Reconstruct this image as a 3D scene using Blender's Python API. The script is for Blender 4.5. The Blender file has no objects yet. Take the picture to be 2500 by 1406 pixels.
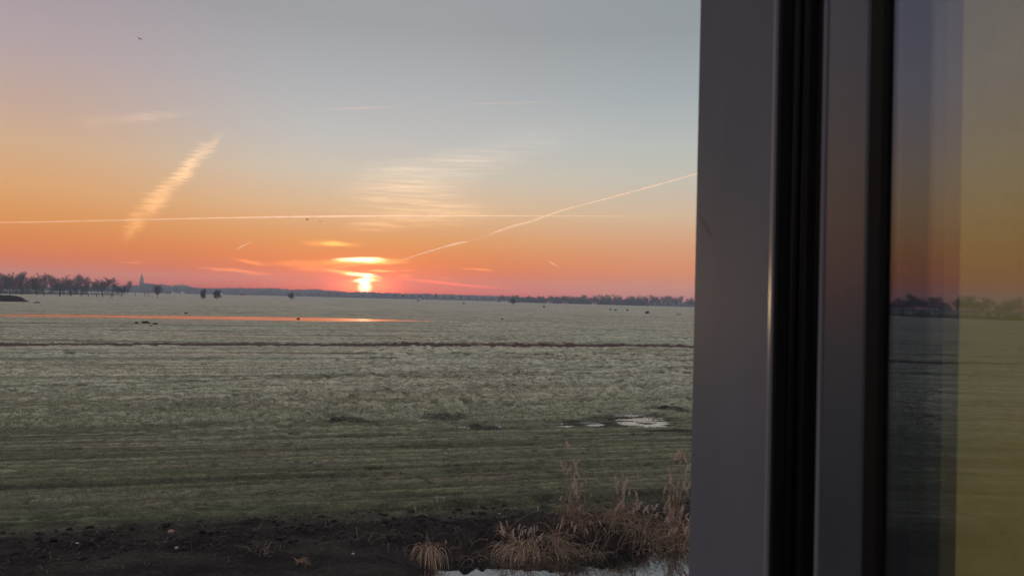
import bpy, math, random
import numpy as np
from mathutils import Matrix, Vector

random.seed(7)
rng = np.random.default_rng(7)
sc = bpy.context.scene
COL = sc.collection
R = math.radians

# ------------------------------------------------------------------ camera
F_PX, CX, CY = 1806.0, 1250.0, 703.0            # focal length and centre on a 2500 px wide picture
EYE = Vector((0, 0, 6.0))
ROT = Matrix.Rotation(R(90 + 0.89), 3, 'X') @ Matrix.Rotation(R(1.41), 3, 'Z')
cam = bpy.data.cameras.new('camera')
cam.sensor_width = 36.0
cam.lens = 36.0 * F_PX / 2500
cam.clip_start, cam.clip_end = 0.05, 400000
cam.dof.use_dof = True
cam.dof.focus_distance = 400
cam.dof.aperture_fstop = 9.0
camo = bpy.data.objects.new('camera', cam)
camo.matrix_world = Matrix.Translation(EYE) @ ROT.to_4x4()
COL.objects.link(camo)
sc.camera = camo

def D(X, Y):
    """world direction of a photo pixel"""
    return (ROT @ Vector(((X - CX) / F_PX, -(Y - CY) / F_PX, -1))).normalized()

def at(X, Y, z=0.0):
    d = D(X, Y)
    return EYE + d * ((z - EYE.z) / d.z)

def far(X, Y, dist):
    d = D(X, Y)
    return EYE + d * (dist / math.hypot(d.x, d.y))

def azel(X, Y):
    d = D(X, Y)
    return math.degrees(math.atan2(d.x, d.y)), math.degrees(math.asin(d.z))

# ------------------------------------------------------------------ render settings
sc.view_settings.view_transform = 'Standard'
sc.view_settings.look = 'None'
sc.view_settings.gamma = 1.0
sc.view_settings.exposure = 0.3
sc.view_settings.use_curve_mapping = False
sc.cycles.max_bounces = 14
sc.cycles.transmission_bounces = 12
sc.cycles.transparent_max_bounces = 48
sc.cycles.volume_bounces = 1
sc.cycles.use_denoising = True
sc.cycles.sample_clamp_indirect = 4

# ------------------------------------------------------------------ node helper
class G:
    def __init__(s, nt):
        s.nt = nt
    def n(s, t, **kw):
        o = s.nt.nodes.new(t)
        for k, v in kw.items():
            setattr(o, k, v)
        return o
    def put(s, sock, v):
        if isinstance(v, bpy.types.NodeSocket):
            s.nt.links.new(v, sock)
        else:
            sock.default_value = v
    def m(s, op, a, b=0.0, c=None, clamp=False):
        o = s.n('ShaderNodeMath', operation=op, use_clamp=clamp)
        s.put(o.inputs[0], a)
        s.put(o.inputs[1], b)
        if c is not None:
            s.put(o.inputs[2], c)
        return o.outputs[0]
    def rng(s, v, a, b, c=0.0, d=1.0, smooth=True):
        o = s.n('ShaderNodeMapRange', interpolation_type='SMOOTHSTEP' if smooth else 'LINEAR')
        for k, q in zip(range(5), (v, a, b, c, d)):
            s.put(o.inputs[k], q)
        return o.outputs[0]
    def mix(s, f, a, b, mode='MIX'):
        o = s.n('ShaderNodeMix', data_type='RGBA', blend_type=mode)
        s.put(o.inputs[0], f)
        s.put(o.inputs[6], a)
        s.put(o.inputs[7], b)
        return o.outputs[2]
    def noise(s, vec, scale, detail=3.0, rough=0.55, dist=0.0):
        o = s.n('ShaderNodeTexNoise')
        s.put(o.inputs['Vector'], vec)
        o.inputs['Scale'].default_value = scale
        o.inputs['Detail'].default_value = detail
        o.inputs['Roughness'].default_value = rough
        o.inputs['Distortion'].default_value = dist
        return o.outputs['Fac']
    def ramp(s, f, stops):
        o = s.n('ShaderNodeValToRGB')
        e = o.color_ramp.elements
        while len(e) < len(stops):
            e.new(0.5)
        for k, (p, c) in enumerate(stops):
            e[k].position = p
            e[k].color = (*c, 1)
        s.put(o.inputs[0], f)
        return o.outputs[0]
    def mapping(s, vec, scale=(1, 1, 1), rot=(0, 0, 0)):
        o = s.n('ShaderNodeMapping')
        s.put(o.inputs['Vector'], vec)
        o.inputs['Scale'].default_value = scale
        o.inputs['Rotation'].default_value = rot
        return o.outputs[0]

def lin(r, g, b):
    f = lambda c: (c / 12.92 if c <= 0.04045 else ((c + 0.055) / 1.055) ** 2.4)
    return (f(r / 255), f(g / 255), f(b / 255))

# ------------------------------------------------------------------ sky
SUN = D(891, 694)
SUN_AZ, SUN_EL = azel(891, 694)
world = bpy.data.worlds.new('World')
sc.world = world
world.use_nodes = True
wn = world.node_tree
wn.nodes.clear()
g = G(wn)
out = g.n('ShaderNodeOutputWorld')
bg = g.n('ShaderNodeBackground')
sky = g.n('ShaderNodeTexSky', sky_type='NISHITA', sun_disc=False)
sky.sun_elevation = R(0.14)
sky.sun_rotation = R(SUN_AZ)
tc = g.n('ShaderNodeTexCoord')
sep = g.n('ShaderNodeSeparateXYZ')
g.put(sep.inputs[0], tc.outputs['Generated'])
az = g.m('MULTIPLY', g.m('ARCTAN2', sep.outputs[0], sep.outputs[1]), 57.29578)
el = g.m('MULTIPLY', g.m('ARCSINE', sep.outputs[2]), 57.29578)
# the colours of the dawn by height above the horizon, left, centre and right of the sun
TT = lambda e: (e + 2.0) / 92.0
def stops(cols):
    return [(TT(e), lin(*c)) for e, c in cols]
SKY_L = stops([(-2, (190, 60, 50)), (0.3, (200, 58, 42)), (1.2, (224, 84, 26)), (2.4, (232, 114, 22)), (4.2, (227, 144, 64)), (6.5, (224, 165, 108)),
               (9.3, (212, 174, 138)), (12, (196, 168, 154)), (15.5, (180, 163, 165)), (20, (162, 152, 160)), (32, (152, 148, 160)), (60, (164, 168, 182)), (90, (166, 171, 186))])
SKY_C = stops([(-2, (200, 60, 50)), (0.3, (236, 38, 0)), (1.2, (240, 68, 0)), (2.4, (238, 112, 6)), (4.2, (231, 154, 82)), (6.5, (224, 183, 140)),
               (9.3, (208, 196, 178)), (12, (192, 190, 187)), (15.5, (176, 178, 180)), (20, (158, 160, 163)), (32, (150, 154, 162)), (60, (164, 169, 182)), (90, (166, 171, 186))])
SKY_R = stops([(-2, (180, 100, 100)), (0.3, (194, 100, 102)), (1.2, (216, 112, 80)), (2.4, (228, 134, 80)), (4.2, (221, 157, 112)), (6.5, (214, 184, 152)),
               (9.3, (197, 192, 178)), (12, (183, 188, 184)), (15.5, (165, 173, 177)), (20, (148, 155, 159)), (32, (142, 149, 157)), (60, (163, 169, 182)), (90, (166, 171, 186))])
# the red arc is strongest round the sun and dies away towards the opposite horizon
t = g.m('DIVIDE', g.m('ADD', el, 2.0), 92.0)
cl, cc, cr = (g.ramp(t, k) for k in (SKY_L, SKY_C, SKY_R))
base = g.mix(g.rng(az, -34, -13), cl, cc)
base = g.mix(g.rng(az, -9, 14), base, cr)
SKY_BACK = stops([(-2, (125, 125, 138)), (0.5, (145, 138, 150)), (6, (168, 152, 160)), (14, (160, 154, 166)), (32, (160, 162, 174)), (90, (166, 171, 186))])
base = g.mix(g.rng(g.m('ABSOLUTE', g.m('SUBTRACT', az, SUN_AZ)), 50, 140), base, g.ramp(t, SKY_BACK))

# thin cloud near the sun: wisps wander, edges fray
vec = g.n('ShaderNodeCombineXYZ')
g.put(vec.inputs[0], az); g.put(vec.inputs[1], el)
nz = g.noise(g.mapping(vec.outputs[0], (0.45, 3.2, 1)), 1.0, 4.0, 0.6)
nz2 = g.noise(g.mapping(vec.outputs[0], (0.9, 11.0, 1)), 1.0, 3.0, 0.6)
el2 = g.m('ADD', el, g.m('MULTIPLY', g.m('SUBTRACT', nz, 0.5), 0.45))
az2 = g.m('ADD', az, g.m('MULTIPLY', g.m('SUBTRACT', nz2, 0.5), 1.3))

def streak(p1, p2, th, col, k, soft=1.0, wobble=True):
    """one lit streak of cloud from photo pixel p1 to p2, half thickness th pixels"""
    a1, e1 = azel(*p1); a2, e2 = azel(*p2)
    ca, ce = (a1 + a2) / 2, (e1 + e2) / 2
    L = math.hypot(a2 - a1, e2 - e1) / 2
    ux, uy = (a2 - a1) / 2 / L, (e2 - e1) / 2 / L
    A, E = (az2, el2) if wobble else (az, el)
    dx = g.m('SUBTRACT', A, ca); dy = g.m('SUBTRACT', E, ce)
    p = g.m('DIVIDE', g.m('ADD', g.m('MULTIPLY', dx, ux), g.m('MULTIPLY', dy, uy)), L)
    q = g.m('DIVIDE', g.m('SUBTRACT', g.m('MULTIPLY', dy, ux), g.m('MULTIPLY', dx, uy)), th / 31.5)
    r = g.m('SQRT', g.m('ADD', g.m('MULTIPLY', p, p), g.m('MULTIPLY', q, q)))
    f = g.rng(r, 1.15 * soft, 0.25 if soft <= 1 else 0.0)
    o = g.n('ShaderNodeVectorMath', operation='SCALE')
    o.inputs[0].default_value = col
    g.put(o.inputs['Scale'], g.m('MULTIPLY', f, k))
    return o.outputs[0]

YEL, ORA, RED, WHI = (1, .66, .14), (1, .36, .06), (1, .10, .02), (1, .86, .52)
parts_ = [
    streak((690, 690), (1092, 700), 62, RED, .34, 1.3, False),
    streak((800, 690), (985, 698), 44, RED, .9, 1.3, False),
    streak((560, 650), (1140, 664), 64, ORA, .13, 1.4, False),
    streak((778, 639), (1000, 638), 10, YEL, .75), streak((815, 634), (945, 635), 8, WHI, 2.4),
    streak((722, 592), (892, 598), 9, ORA, .35), streak((775, 594), (860, 596), 6, YEL, .45),
    streak((788, 659), (935, 676), 8, YEL, .8), streak((838, 668), (925, 674), 6, WHI, 2.2),
    streak((850, 687), (940, 680), 8, YEL, 1.2), streak((862, 687), (918, 683), 6, WHI, 2.4),
    streak((890, 670), (905, 684), 9, WHI, 2.0),
    streak((876, 680), (902, 702), 9, WHI, 3.0),
    streak((888, 661), (975, 662), 3, YEL, .9), streak((800, 653), (880, 648), 5, ORA, .4),
    streak((968, 661), (1015, 659), 2.5, ORA, .3), streak((960, 675), (1015, 674), 4, ORA, .25),
    streak((925, 676), (1250, 706), 4.5, RED, .6), streak((1110, 656), (1210, 660), 3, ORA, .45),
    streak((560, 630), (660, 648), 5, ORA, .4), streak((470, 652), (680, 670), 5, ORA, .45),
    streak((640, 642), (850, 646), 10, ORA, .34), streak((285, 640), (355, 641), 2.5, ORA, .25),
    streak((1060, 679), (1110, 680), 3, ORA, .16), streak((700, 655), (860, 662), 8, ORA, .3),
    streak((870, 701), (911, 702), 17, WHI, 2.4, 1.0, False), streak((820, 697), (960, 701), 26, RED, 3.0, 1.2, False),
]
# high cirrus: level striations inside soft-edged patches
v3 = g.n('ShaderNodeCombineXYZ'); g.put(v3.inputs[0], az); g.put(v3.inputs[1], g.m('SUBTRACT', el, g.m('MULTIPLY', az, .012)))
cs = g.noise(g.mapping(v3.outputs[0], (.16, 4.4, 1)), 1.0, 5.0, .62, .4)
cf = g.noise(g.mapping(v3.outputs[0], (.5, 9.0, 1)), 1.0, 3.0, .6, .3)
cw = g.noise(g.mapping(v3.outputs[0], (.55, .8, 1)), 1.0, 4.0, .6)
stri = g.rng(g.m('ADD', g.m('MULTIPLY', cs, .75), g.m('MULTIPLY', cf, .30)), .38, .78, .16, 1.0)
stri2 = g.rng(g.m('ADD', g.m('MULTIPLY', cf, .55), g.m('MULTIPLY', cw, .8)), .42, .92, .3, 1.0)
azw = g.m('ADD', az, g.m('MULTIPLY', g.m('SUBTRACT', cw, .5), 2.2)); elw = g.m('ADD', el, g.m('MULTIPLY', g.m('SUBTRACT', cf, .5), 1.0))
azf = g.m('ADD', az, g.m('MULTIPLY', g.m('SUBTRACT', cf, .5), 2.0)); elf = g.m('ADD', el, g.m('MULTIPLY', g.m('SUBTRACT', cw, .5), .6))
def veil(segs, pat, col, A, E):
    tot = None
    for (p1, p2, th, k, soft) in segs:
        a1, e1 = azel(*p1); a2, e2 = azel(*p2)
        ca, ce = (a1 + a2) / 2, (e1 + e2) / 2
        L = math.hypot(a2 - a1, e2 - e1) / 2
        ux, uy = (a2 - a1) / 2 / L, (e2 - e1) / 2 / L
        dx = g.m('SUBTRACT', A, ca); dy = g.m('SUBTRACT', E, ce)
        p = g.m('DIVIDE', g.m('ADD', g.m('MULTIPLY', dx, ux), g.m('MULTIPLY', dy, uy)), L)
        qq = g.m('DIVIDE', g.m('SUBTRACT', g.m('MULTIPLY', dy, ux), g.m('MULTIPLY', dx, uy)), th / 31.5)
        r = g.m('SQRT', g.m('ADD', g.m('MULTIPLY', p, p), g.m('MULTIPLY', qq, qq)))
        f = g.m('MULTIPLY', g.rng(r, 1.25, soft), k)
        tot = f if tot is None else g.m('MAXIMUM', tot, f)
    o_ = g.n('ShaderNodeVectorMath', operation='SCALE'); o_.inputs[0].default_value = col
    g.put(o_.inputs['Scale'], g.m('MULTIPLY', tot, pat))
    return o_.outputs[0]
parts_.append(veil([((306, 592), (356, 492), 19, .55, .0), ((335, 540), (440, 428), 21, .9, .0), ((400, 468), (528, 340), 17, 1.0, .0), ((490, 380), (548, 322), 10, .35, .0)], stri2, (.72, .38, .15), azf, elf))
parts_.append(veil([((825, 470), (1160, 468), 62, 1.0, .0), ((845, 516), (1210, 514), 40, 1.0, .0), ((835, 552), (1010, 546), 18, .9, .0)], stri, (.50, .31, .16), azw, elw))
parts_.append(veil([((930, 425), (1300, 372), 42, .8, .0), ((1060, 400), (1480, 300), 46, .3, .0), ((880, 412), (1120, 408), 26, .7, .0)], stri, (.34, .24, .16), azw, elw))
parts_.append(veil([((185, 298), (480, 276), 12, .55, .0), ((160, 300), (330, 290), 20, .25, .0)], stri2, (.30, .17, .09), az, elw))
acc = base
for p in parts_:
    o = g.n('ShaderNodeVectorMath', operation='ADD')
    g.put(o.inputs[0], acc); g.put(o.inputs[1], p)
    acc = o.outputs[0]
o = g.n('ShaderNodeVectorMath', operation='MULTIPLY_ADD')
g.put(o.inputs[0], sky.outputs[0]); o.inputs[1].default_value = (0.006, 0.006, 0.006); g.put(o.inputs[2], acc)
g.put(bg.inputs['Color'], o.outputs[0])
bg.inputs['Strength'].default_value = 0.81
g.put(out.inputs[0], bg.outputs[0])

# ------------------------------------------------------------------ sun
sl = bpy.data.lights.new('sun', 'SUN')
sl.energy = 2.6
sl.angle = R(0.53)
sl.color = (1.0, 0.68, 0.34)
so = bpy.data.objects.new('sun_lamp', sl)
# the disc is only just clearing the far wood: its light reaches the high trails, the wood still shades the field
LAMP = Vector((math.sin(R(SUN_AZ)), math.cos(R(SUN_AZ)), math.tan(R(.14)))).normalized()
so.rotation_euler = Vector((-LAMP.x, -LAMP.y, -LAMP.z)).to_track_quat('-Z', 'Y').to_euler()
so.location = (0, 0, 30)
COL.objects.link(so)

# ------------------------------------------------------------------ materials
def mat(name, col=(.5, .5, .5), rough=.8, spec=.3, metal=0.0, var=0.0, scale=20.0, bump=0.0):
    m = bpy.data.materials.new(name)
    m.use_nodes = True
    nt = m.node_tree
    b = nt.nodes['Principled BSDF']
    b.inputs['Base Color'].default_value = (*col, 1)
    b.inputs['Roughness'].default_value = rough
    b.inputs['Specular IOR Level'].default_value = spec
    b.inputs['Metallic'].default_value = metal
    if var or bump:
        q = G(nt)
        c = q.n('ShaderNodeTexCoord').outputs['Object']
        n = q.noise(c, scale, 4)
        if var:
            k = q.rng(n, .25, .75, 1 - var, 1 + var, False)
            v = q.n('ShaderNodeVectorMath', operation='SCALE')
            v.inputs[0].default_value = col
            q.put(v.inputs['Scale'], k)
            q.put(b.inputs['Base Color'], v.outputs[0])
        if bump:
            bn = q.n('ShaderNodeBump')
            bn.inputs['Strength'].default_value = bump
            bn.inputs['Distance'].default_value = 1.0 / scale
            q.put(bn.inputs['Height'], n)
            q.put(b.inputs['Normal'], bn.outputs[0])
    return m

def attr_mat(name, rough=.85, spec=.15, trans=0.0):
    """base colour from the per-vertex tint each blade or stalk was grown with"""
    m = mat(name, rough=rough, spec=spec)
    q = G(m.node_tree)
    a = q.n('ShaderNodeAttribute', attribute_name='tint')
    q.put(m.node_tree.nodes['Principled BSDF'].inputs['Base Color'], a.outputs['Color'])
    return m

# ------------------------------------------------------------------ mesh helpers
def np_mesh(name, V, Fc, mtl=None, smooth=False, attrs=None, tint=None):
    V = np.asarray(V, np.float32); Fc = np.asarray(Fc, np.int32)
    me = bpy.data.meshes.new(name)
    nf, k = Fc.shape
    me.vertices.add(len(V)); me.vertices.foreach_set('co', V.ravel())
    me.loops.add(nf * k); me.loops.foreach_set('vertex_index', Fc.ravel())
    me.polygons.add(nf); me.polygons.foreach_set('loop_start', np.arange(0, nf * k, k, dtype=np.int32))
    me.update(calc_edges=True)
    if smooth:
        me.polygons.foreach_set('use_smooth', np.ones(nf, bool))
    for an, av in (attrs or {}).items():
        a = me.attributes.new(an, 'FLOAT', 'POINT')
        a.data.foreach_set('value', np.asarray(av, np.float32).ravel())
    if tint is not None:
        a = me.attributes.new('tint', 'FLOAT_COLOR', 'POINT')
        t4 = np.ones((len(V), 4), np.float32); t4[:, :3] = tint
        a.data.foreach_set('color', t4.ravel())
    if mtl:
        me.materials.append(mtl)
    return me

class MB:
    """collects boxes, tubes and prisms; quads and triangles"""
    def __init__(s):
        s.v, s.f = [], []
    def add(s, vs, fs):
        b = len(s.v)
        s.v += [tuple(p) for p in vs]
        s.f += [tuple(i + b for i in q) for q in fs]
    def box(s, x0, x1, y0, y1, z0, z1):
        s.add([(x0, y0, z0), (x1, y0, z0), (x1, y1, z0), (x0, y1, z0), (x0, y0, z1), (x1, y0, z1), (x1, y1, z1), (x0, y1, z1)],
              [(0, 3, 2, 1), (4, 5, 6, 7), (0, 1, 5, 4), (1, 2, 6, 5), (2, 3, 7, 6), (3, 0, 4, 7)])
    def prism(s, poly, z0, z1):
        n = len(poly)
        s.add([(x, y, z0) for x, y in poly] + [(x, y, z1) for x, y in poly],
              [tuple(range(n - 1, -1, -1)), tuple(range(n, 2 * n))] + [(i, (i + 1) % n, n + (i + 1) % n, n + i) for i in range(n)])
    def tube(s, pts, rad, k=4, cap=True):
        pts = [Vector(p) for p in pts]
        b = len(s.v)
        for i, p in enumerate(pts):
            d = (pts[min(i + 1, len(pts) - 1)] - pts[max(i - 1, 0)]).normalized()
            a = d.orthogonal().normalized(); c = d.cross(a)
            for j in range(k):
                w = 2 * math.pi * j / k
                s.v.append(tuple(p + (a * math.cos(w) + c * math.sin(w)) * rad[i]))
        for i in range(len(pts) - 1):
            for j in range(k):
                s.f.append((b + i * k + j, b + i * k + (j + 1) % k, b + (i + 1) * k + (j + 1) % k, b + (i + 1) * k + j))
        if cap:
            s.f.append(tuple(b + j for j in range(k - 1, -1, -1)))
            s.f.append(tuple(b + (len(pts) - 1) * k + j for j in range(k)))
    def blob(s, c, r, seed=0, rough=.25, seg=8, rings=5):
        """an uneven rounded lump"""
        rr = random.Random(seed)
        b = len(s.v)
        s.v.append((c[0], c[1], c[2] + r[2]))
        for i in range(1, rings):
            th = math.pi * i / rings
            for j in range(seg):
                ph = 2 * math.pi * j / seg
                k = 1 + rr.uniform(-rough, rough)
                s.v.append((c[0] + r[0] * k * math.sin(th) * math.cos(ph), c[1] + r[1] * k * math.sin(th) * math.sin(ph), c[2] + r[2] * k * math.cos(th)))
        s.v.append((c[0], c[1], c[2] - r[2]))
        e = len(s.v) - 1
        for j in range(seg):
            s.f.append((b, b + 1 + j, b + 1 + (j + 1) % seg))
            q = b + 1 + (rings - 2) * seg
            s.f.append((e, q + (j + 1) % seg, q + j))
        for i in range(rings - 2):
            for j in range(seg):
                p = b + 1 + i * seg
                s.f.append((p + j, p + seg + j, p + seg + (j + 1) % seg, p + (j + 1) % seg))
    def mesh(s, name, m=None, smooth=False):
        me = bpy.data.meshes.new(name)
        me.from_pydata(s.v, [], s.f)
        me.update()
        if smooth:
            me.polygons.foreach_set('use_smooth', [True] * len(me.polygons))
        if m:
            me.materials.append(m)
        return me

def obj(name, me, parent=None, loc=None, kind=None):
    o = bpy.data.objects.new(name, me)
    COL.objects.link(o)
    if parent is not None:
        o.parent = parent
    if loc is not None:
        o.location = loc
    if kind:
        o['kind'] = kind
    return o

def tag(o, label, cat, group=None):
    o['label'] = label
    o['category'] = cat
    if group:
        o['group'] = group
    return o

def thing(name, label, cat, loc=(0, 0, 0), rz=0.0, group=None, sc_=1.0):
    o = bpy.data.objects.new(name, None)
    COL.objects.link(o)
    o.location = loc
    o.rotation_euler = (0, 0, rz)
    o.scale = (sc_, sc_, sc_) if not isinstance(sc_, tuple) else sc_
    return tag(o, label, cat, group)

# ------------------------------------------------------------------ noise and the lie of the land
_tab = rng.random((8, 256, 256))
def N(x, y, k=0):
    """value noise 0..1"""
    x = np.asarray(x, float); y = np.asarray(y, float)
    xi = np.floor(x).astype(int); yi = np.floor(y).astype(int)
    fx = x - xi; fy = y - yi
    fx = fx * fx * (3 - 2 * fx); fy = fy * fy * (3 - 2 * fy)
    T = _tab[k % 8]
    a, b_ = xi & 255, yi & 255
    a1, b1 = (xi + 1) & 255, (yi + 1) & 255
    return (T[a, b_] * (1 - fx) + T[a1, b_] * fx) * (1 - fy) + (T[a, b1] * (1 - fx) + T[a1, b1] * fx) * fy
def fbm(x, y, k=0, oct=3):
    s = 0; a = 1; w = 0
    for i in range(oct):
        s = s + a * N(x * 2 ** i + 17.3 * i, y * 2 ** i + 5.1 * i, k + i); w += a; a *= .5
    return s / w
def ss(a, b, x):
    t_ = np.clip((np.asarray(x, float) - a) / (b - a), 0, 1)
    return t_ * t_ * (3 - 2 * t_)

C15, S15 = math.cos(R(15)), math.sin(R(15))
def uv(x, y):
    return x * C15 + y * S15, -x * S15 + y * C15

def line_y(pts):
    """a line on the ground through photo pixels, as y over x"""
    P = sorted((tuple(at(*p))[:2] for p in pts))
    xs = np.array([p[0] for p in P]); ys = np.array([p[1] for p in P])
    k0 = (ys[1] - ys[0]) / (xs[1] - xs[0]); k1 = (ys[-1] - ys[-2]) / (xs[-1] - xs[-2])
    def f(x):
        x = np.asarray(x, float)
        r = np.interp(x, xs, ys)
        r = np.where(x < xs[0], ys[0] + k0 * (x - xs[0]), r)
        return np.where(x > xs[-1], ys[-1] + k1 * (x - xs[-1]), r)
    return f
MID_DITCH = line_y([(0, 843), (400, 842), (800, 844), (1200, 845), (1690, 849)])
CAN_N = line_y([(0, 771.5), (300, 775.5), (600, 781), (760, 783.5), (900, 784), (1000, 783.6), (1062, 783)])
CAN_F = line_y([(0, 765.5), (300, 769), (600, 772), (760, 774.5), (900, 778), (1000, 781), (1062, 782.6)])
CAN_END = at(1062, 783).x
# (photo line, half width m, depth m): furrows and shallow gullies across the pasture
FURROWS = [(line_y([(0, 816), (700, 818), (1690, 822)]), .5, .2), (line_y([(300, 862), (900, 864), (1690, 868)]), .3, .15), (line_y([(0, 789), (600, 790), (1690, 789)]), .7, .25), (line_y([(0, 760), (500, 763), (1690, 783)]), 1.0, .35), (line_y([(0, 750), (700, 753), (1690, 773)]), 1.2, .4), (line_y([(0, 743), (700, 746), (1690, 766)]), 1.5, .4), (line_y([(430, 932), (900, 920), (1690, 911)]), .35, .22), (line_y([(0, 822), (700, 826), (1690, 833)]), .5, .25),
           (line_y([(0, 806), (600, 806), (1690, 810)]), .6, .22), (line_y([(0, 797), (900, 795), (1690, 796)]), .6, .2),
           (line_y([(0, 755), (500, 756), (1690, 777)]), 1.2, .45), (line_y([(0, 746), (700, 749), (1690, 768)]), 1.4, .45),
           (line_y([(0, 739), (600, 741), (1690, 763)]), 1.8, .5), (line_y([(0, 732), (700, 737), (1690, 759)]), 2.2, .5),
           (line_y([(0, 727), (800, 734), (1690, 756)]), 2.5, .5), (line_y([(400, 724), (900, 733), (1690, 753)]), 3., .5)]
_rr = random.Random(3)
ROWS = [(21.25, .18, .16, 0), (25.4, .30, .18, 1), (30.6, .24, .14, 2), (33.2, .22, .17, 3)]
vv = 21.9
while vv < 35.5:
    ROWS.append((vv, _rr.uniform(.10, .24), _rr.uniform(.05, .13), len(ROWS)))
    vv += _rr.uniform(.38, .8)
PUD = []   # (photo centre, half width px, half height px)
for X, Y, w, h in [(1558, 1022, 68, 13), (1442, 1032, 32, 5), (1372, 1034, 34, 5), (1228, 1039, 18, 3.5), (1185, 1040, 18, 3.5), (1132, 1041, 20, 4), (1052, 1032, 9, 3), (1345, 1015, 20, 3)]:
    c = at(X, Y); e = at(X + w, Y); tp = at(X, Y - h); bt = at(X, Y + h)
    PUD.append((c.x, c.y, (e.x - c.x), (tp.y - bt.y) / 2))
MUDP = []
for X, Y, w, h in [(1095, 1019, 75, 8), (850, 1027, 110, 6), (1558, 1022, 110, 20), (1440, 1034, 110, 9), (1640, 1052, 90, 7), (1180, 1041, 80, 7), (1640, 1000, 60, 4)]:
    c = at(X, Y); e = at(X + w, Y); tp = at(X, Y - h); bt = at(X, Y + h)
    MUDP.append((c.x, c.y, (e.x - c.x), (tp.y - bt.y) / 2))

def field(x, y):
    """height and ground-cover masks"""
    x = np.asarray(x, float); y = np.asarray(y, float)
    u, v = uv(x, y)
    w = v + .30 * (N(u * .35, 3.3, 1) - .5) * 2 + .14 * (N(u * 1.6, 9.1, 2) - .5) * 2 + .07 * (N(u * 4.6, v * 2, 3) - .5) * 2
    za = np.interp(w, [-1e4, 11.6, 12.6, 13.3, 17.5, 18.55, 18.85, 19.4, 20.6, 21.3], [-.15, -.15, -.7, -1.4, -1.4, -.70, -.36, -.10, -.05, 0])
    zb = np.interp(w, [-1e4, 11.6, 12.6, 13.3, 15.6, 16.7, 17.15, 17.9, 19.3, 20.6, 21.3], [-.15, -.15, -.7, -1.4, -1.4, -.72, -.34, -.22, -.13, -.04, 0])
    lf = ss(4.4, 1.4, u)
    z = za * (1 - lf) + zb * lf
    mud = ss(20.85, 19.95, w + 1.9 * (fbm(u * .5, v * 1.5, 4, 4) - .5)) * ss(11, 11.8, v)
    z = z + mud * ((.34 + .55 * ss(20.0, 19.4, w)) * (fbm(u * .8, v * 1.4, 0, 4) - .5) + .11 * (N(u * 6.3, v * 7.1, 5) - .5) + .04 * (N(u * 12, v * 13, 6) - .5)) * (1 - .55 * lf * ss(19.6, 19.2, w)) * (1 - .75 * ss(19.0, 18.5, w))
    # mown rows in the near field
    soil = np.zeros_like(z)
    wob = .35 * (N(u * .06, 1.7, 2) - .5) + .10 * (N(u * .5, 8.0, 3) - .5)
    near = (v > 20) & (v < 37.5)
    un, vn, wn_ = u[near], v[near], wob[near]
    dz = np.zeros_like(un); ds = np.zeros_like(un)
    for v0, wd, dp, k in ROWS:
        mod = ss(.25, .65, N(un * .11 + 13.7 * k, 2.2 + k, k)) * (.55 + .45 * N(un * .9 + k * 3.1, k * 1.3, k + 1))
        if k in (1, 2, 3):
            mod = np.maximum(mod, .6)
        if k == 0:
            mod = ss(-4, 0, un) * .9 + .1
        e = np.exp(-((vn + wn_ - v0) / wd) ** 2)
        lip = np.exp(-((vn + wn_ - v0 - 1.7 * wd) / wd) ** 2)
        dz += mod * dp * (-e + .45 * lip)
        ds = np.maximum(ds, mod * e)
    z[near] += dz; soil[near] = ds
    z += ss(20.5, 21.5, v) * ss(140, 60, v) * (.05 * (N(u * 5.2, v * 6.1, 1) - .5) + .035 * (N(u * 11, v * 12, 2) - .5))
    # tussocks
    tz = ss(30.5, 39, v + 3.5 * (N(u * .13, v * .3, 6) - .5))
    uw = u + .35 * (N(u * .9, v * .9, 1) - .5); vw = v + .25 * (N(u * .9, v * .9, 2) - .5)
    t1 = fbm(uw * .40, vw * .7, 3, 2)
    t2 = N(uw * 1.75, vw * 2.2, 5); t3 = N(uw * 3.9, vw * 4.8, 6)
    fade = 1 - .45 * ss(70, 160, v)
    patch = .65 + .6 * fbm(u * .05, v * .09, 1)
    rel = .14 * (t1 - .5) + .30 * (ss(.34, .62, t2) - .45) * (.25 + 1.3 * ss(.25, .7, t1)) + .13 * (ss(.3, .7, t3) - .5)
    rel = np.where(rel > 0, rel, rel * .55)
    z += tz * fade * patch * rel * .85
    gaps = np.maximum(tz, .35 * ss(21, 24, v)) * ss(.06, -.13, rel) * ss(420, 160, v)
    z += ss(80, 160, v) * .22 * (fbm(u * .02, v * .12, 2) - .5)
    for f, hw, dp in FURROWS:
        q = (y - f(x) + .5 * hw * (N(x * .15, y * .02, 4) - .5) * 2) / hw
        md = ss(.25, .6, N(x * .02 * 60 / np.maximum(y, 60) * 3 + hw * 9.1, hw * 31, 5)) * .8 + .2
        e = np.exp(-q * q)
        z -= dp * e * md
        z += .35 * dp * np.exp(-(q - 2.2) ** 2) * md
        soil = np.maximum(soil, e * md)
    thin = ss(25.5, 20.6, v + 3.0 * (fbm(u * .12, v * .5, 5) - .5)) * ss(.25, .62, fbm(u * 1.3, v * 2.6, 2))
    soil = np.maximum(soil, .85 * thin)
    soil = np.maximum(soil, .85 * ss(22.4, 20.9, v) * ss(.12, .45, fbm(u * 1.7, v * 3.1, 6)))
    # the dark ditch across the middle
    dw = MID_DITCH(x) + .35 * (N(x * .12, 3.1, 2) - .5) * 2 + .25 * (N(x * .5, 1.1, 3) - .5) * 2
    q = y - dw
    z += np.interp(q, [-1.5, -1.0, -.6, .2, .9, 1.3, 2.4, 4.2], [0, .03, -.50, -.55, -.05, .26, .14, 0])
    bank = ss(-.8, -.5, q) * ss(1.7, 1.30, q)
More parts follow.
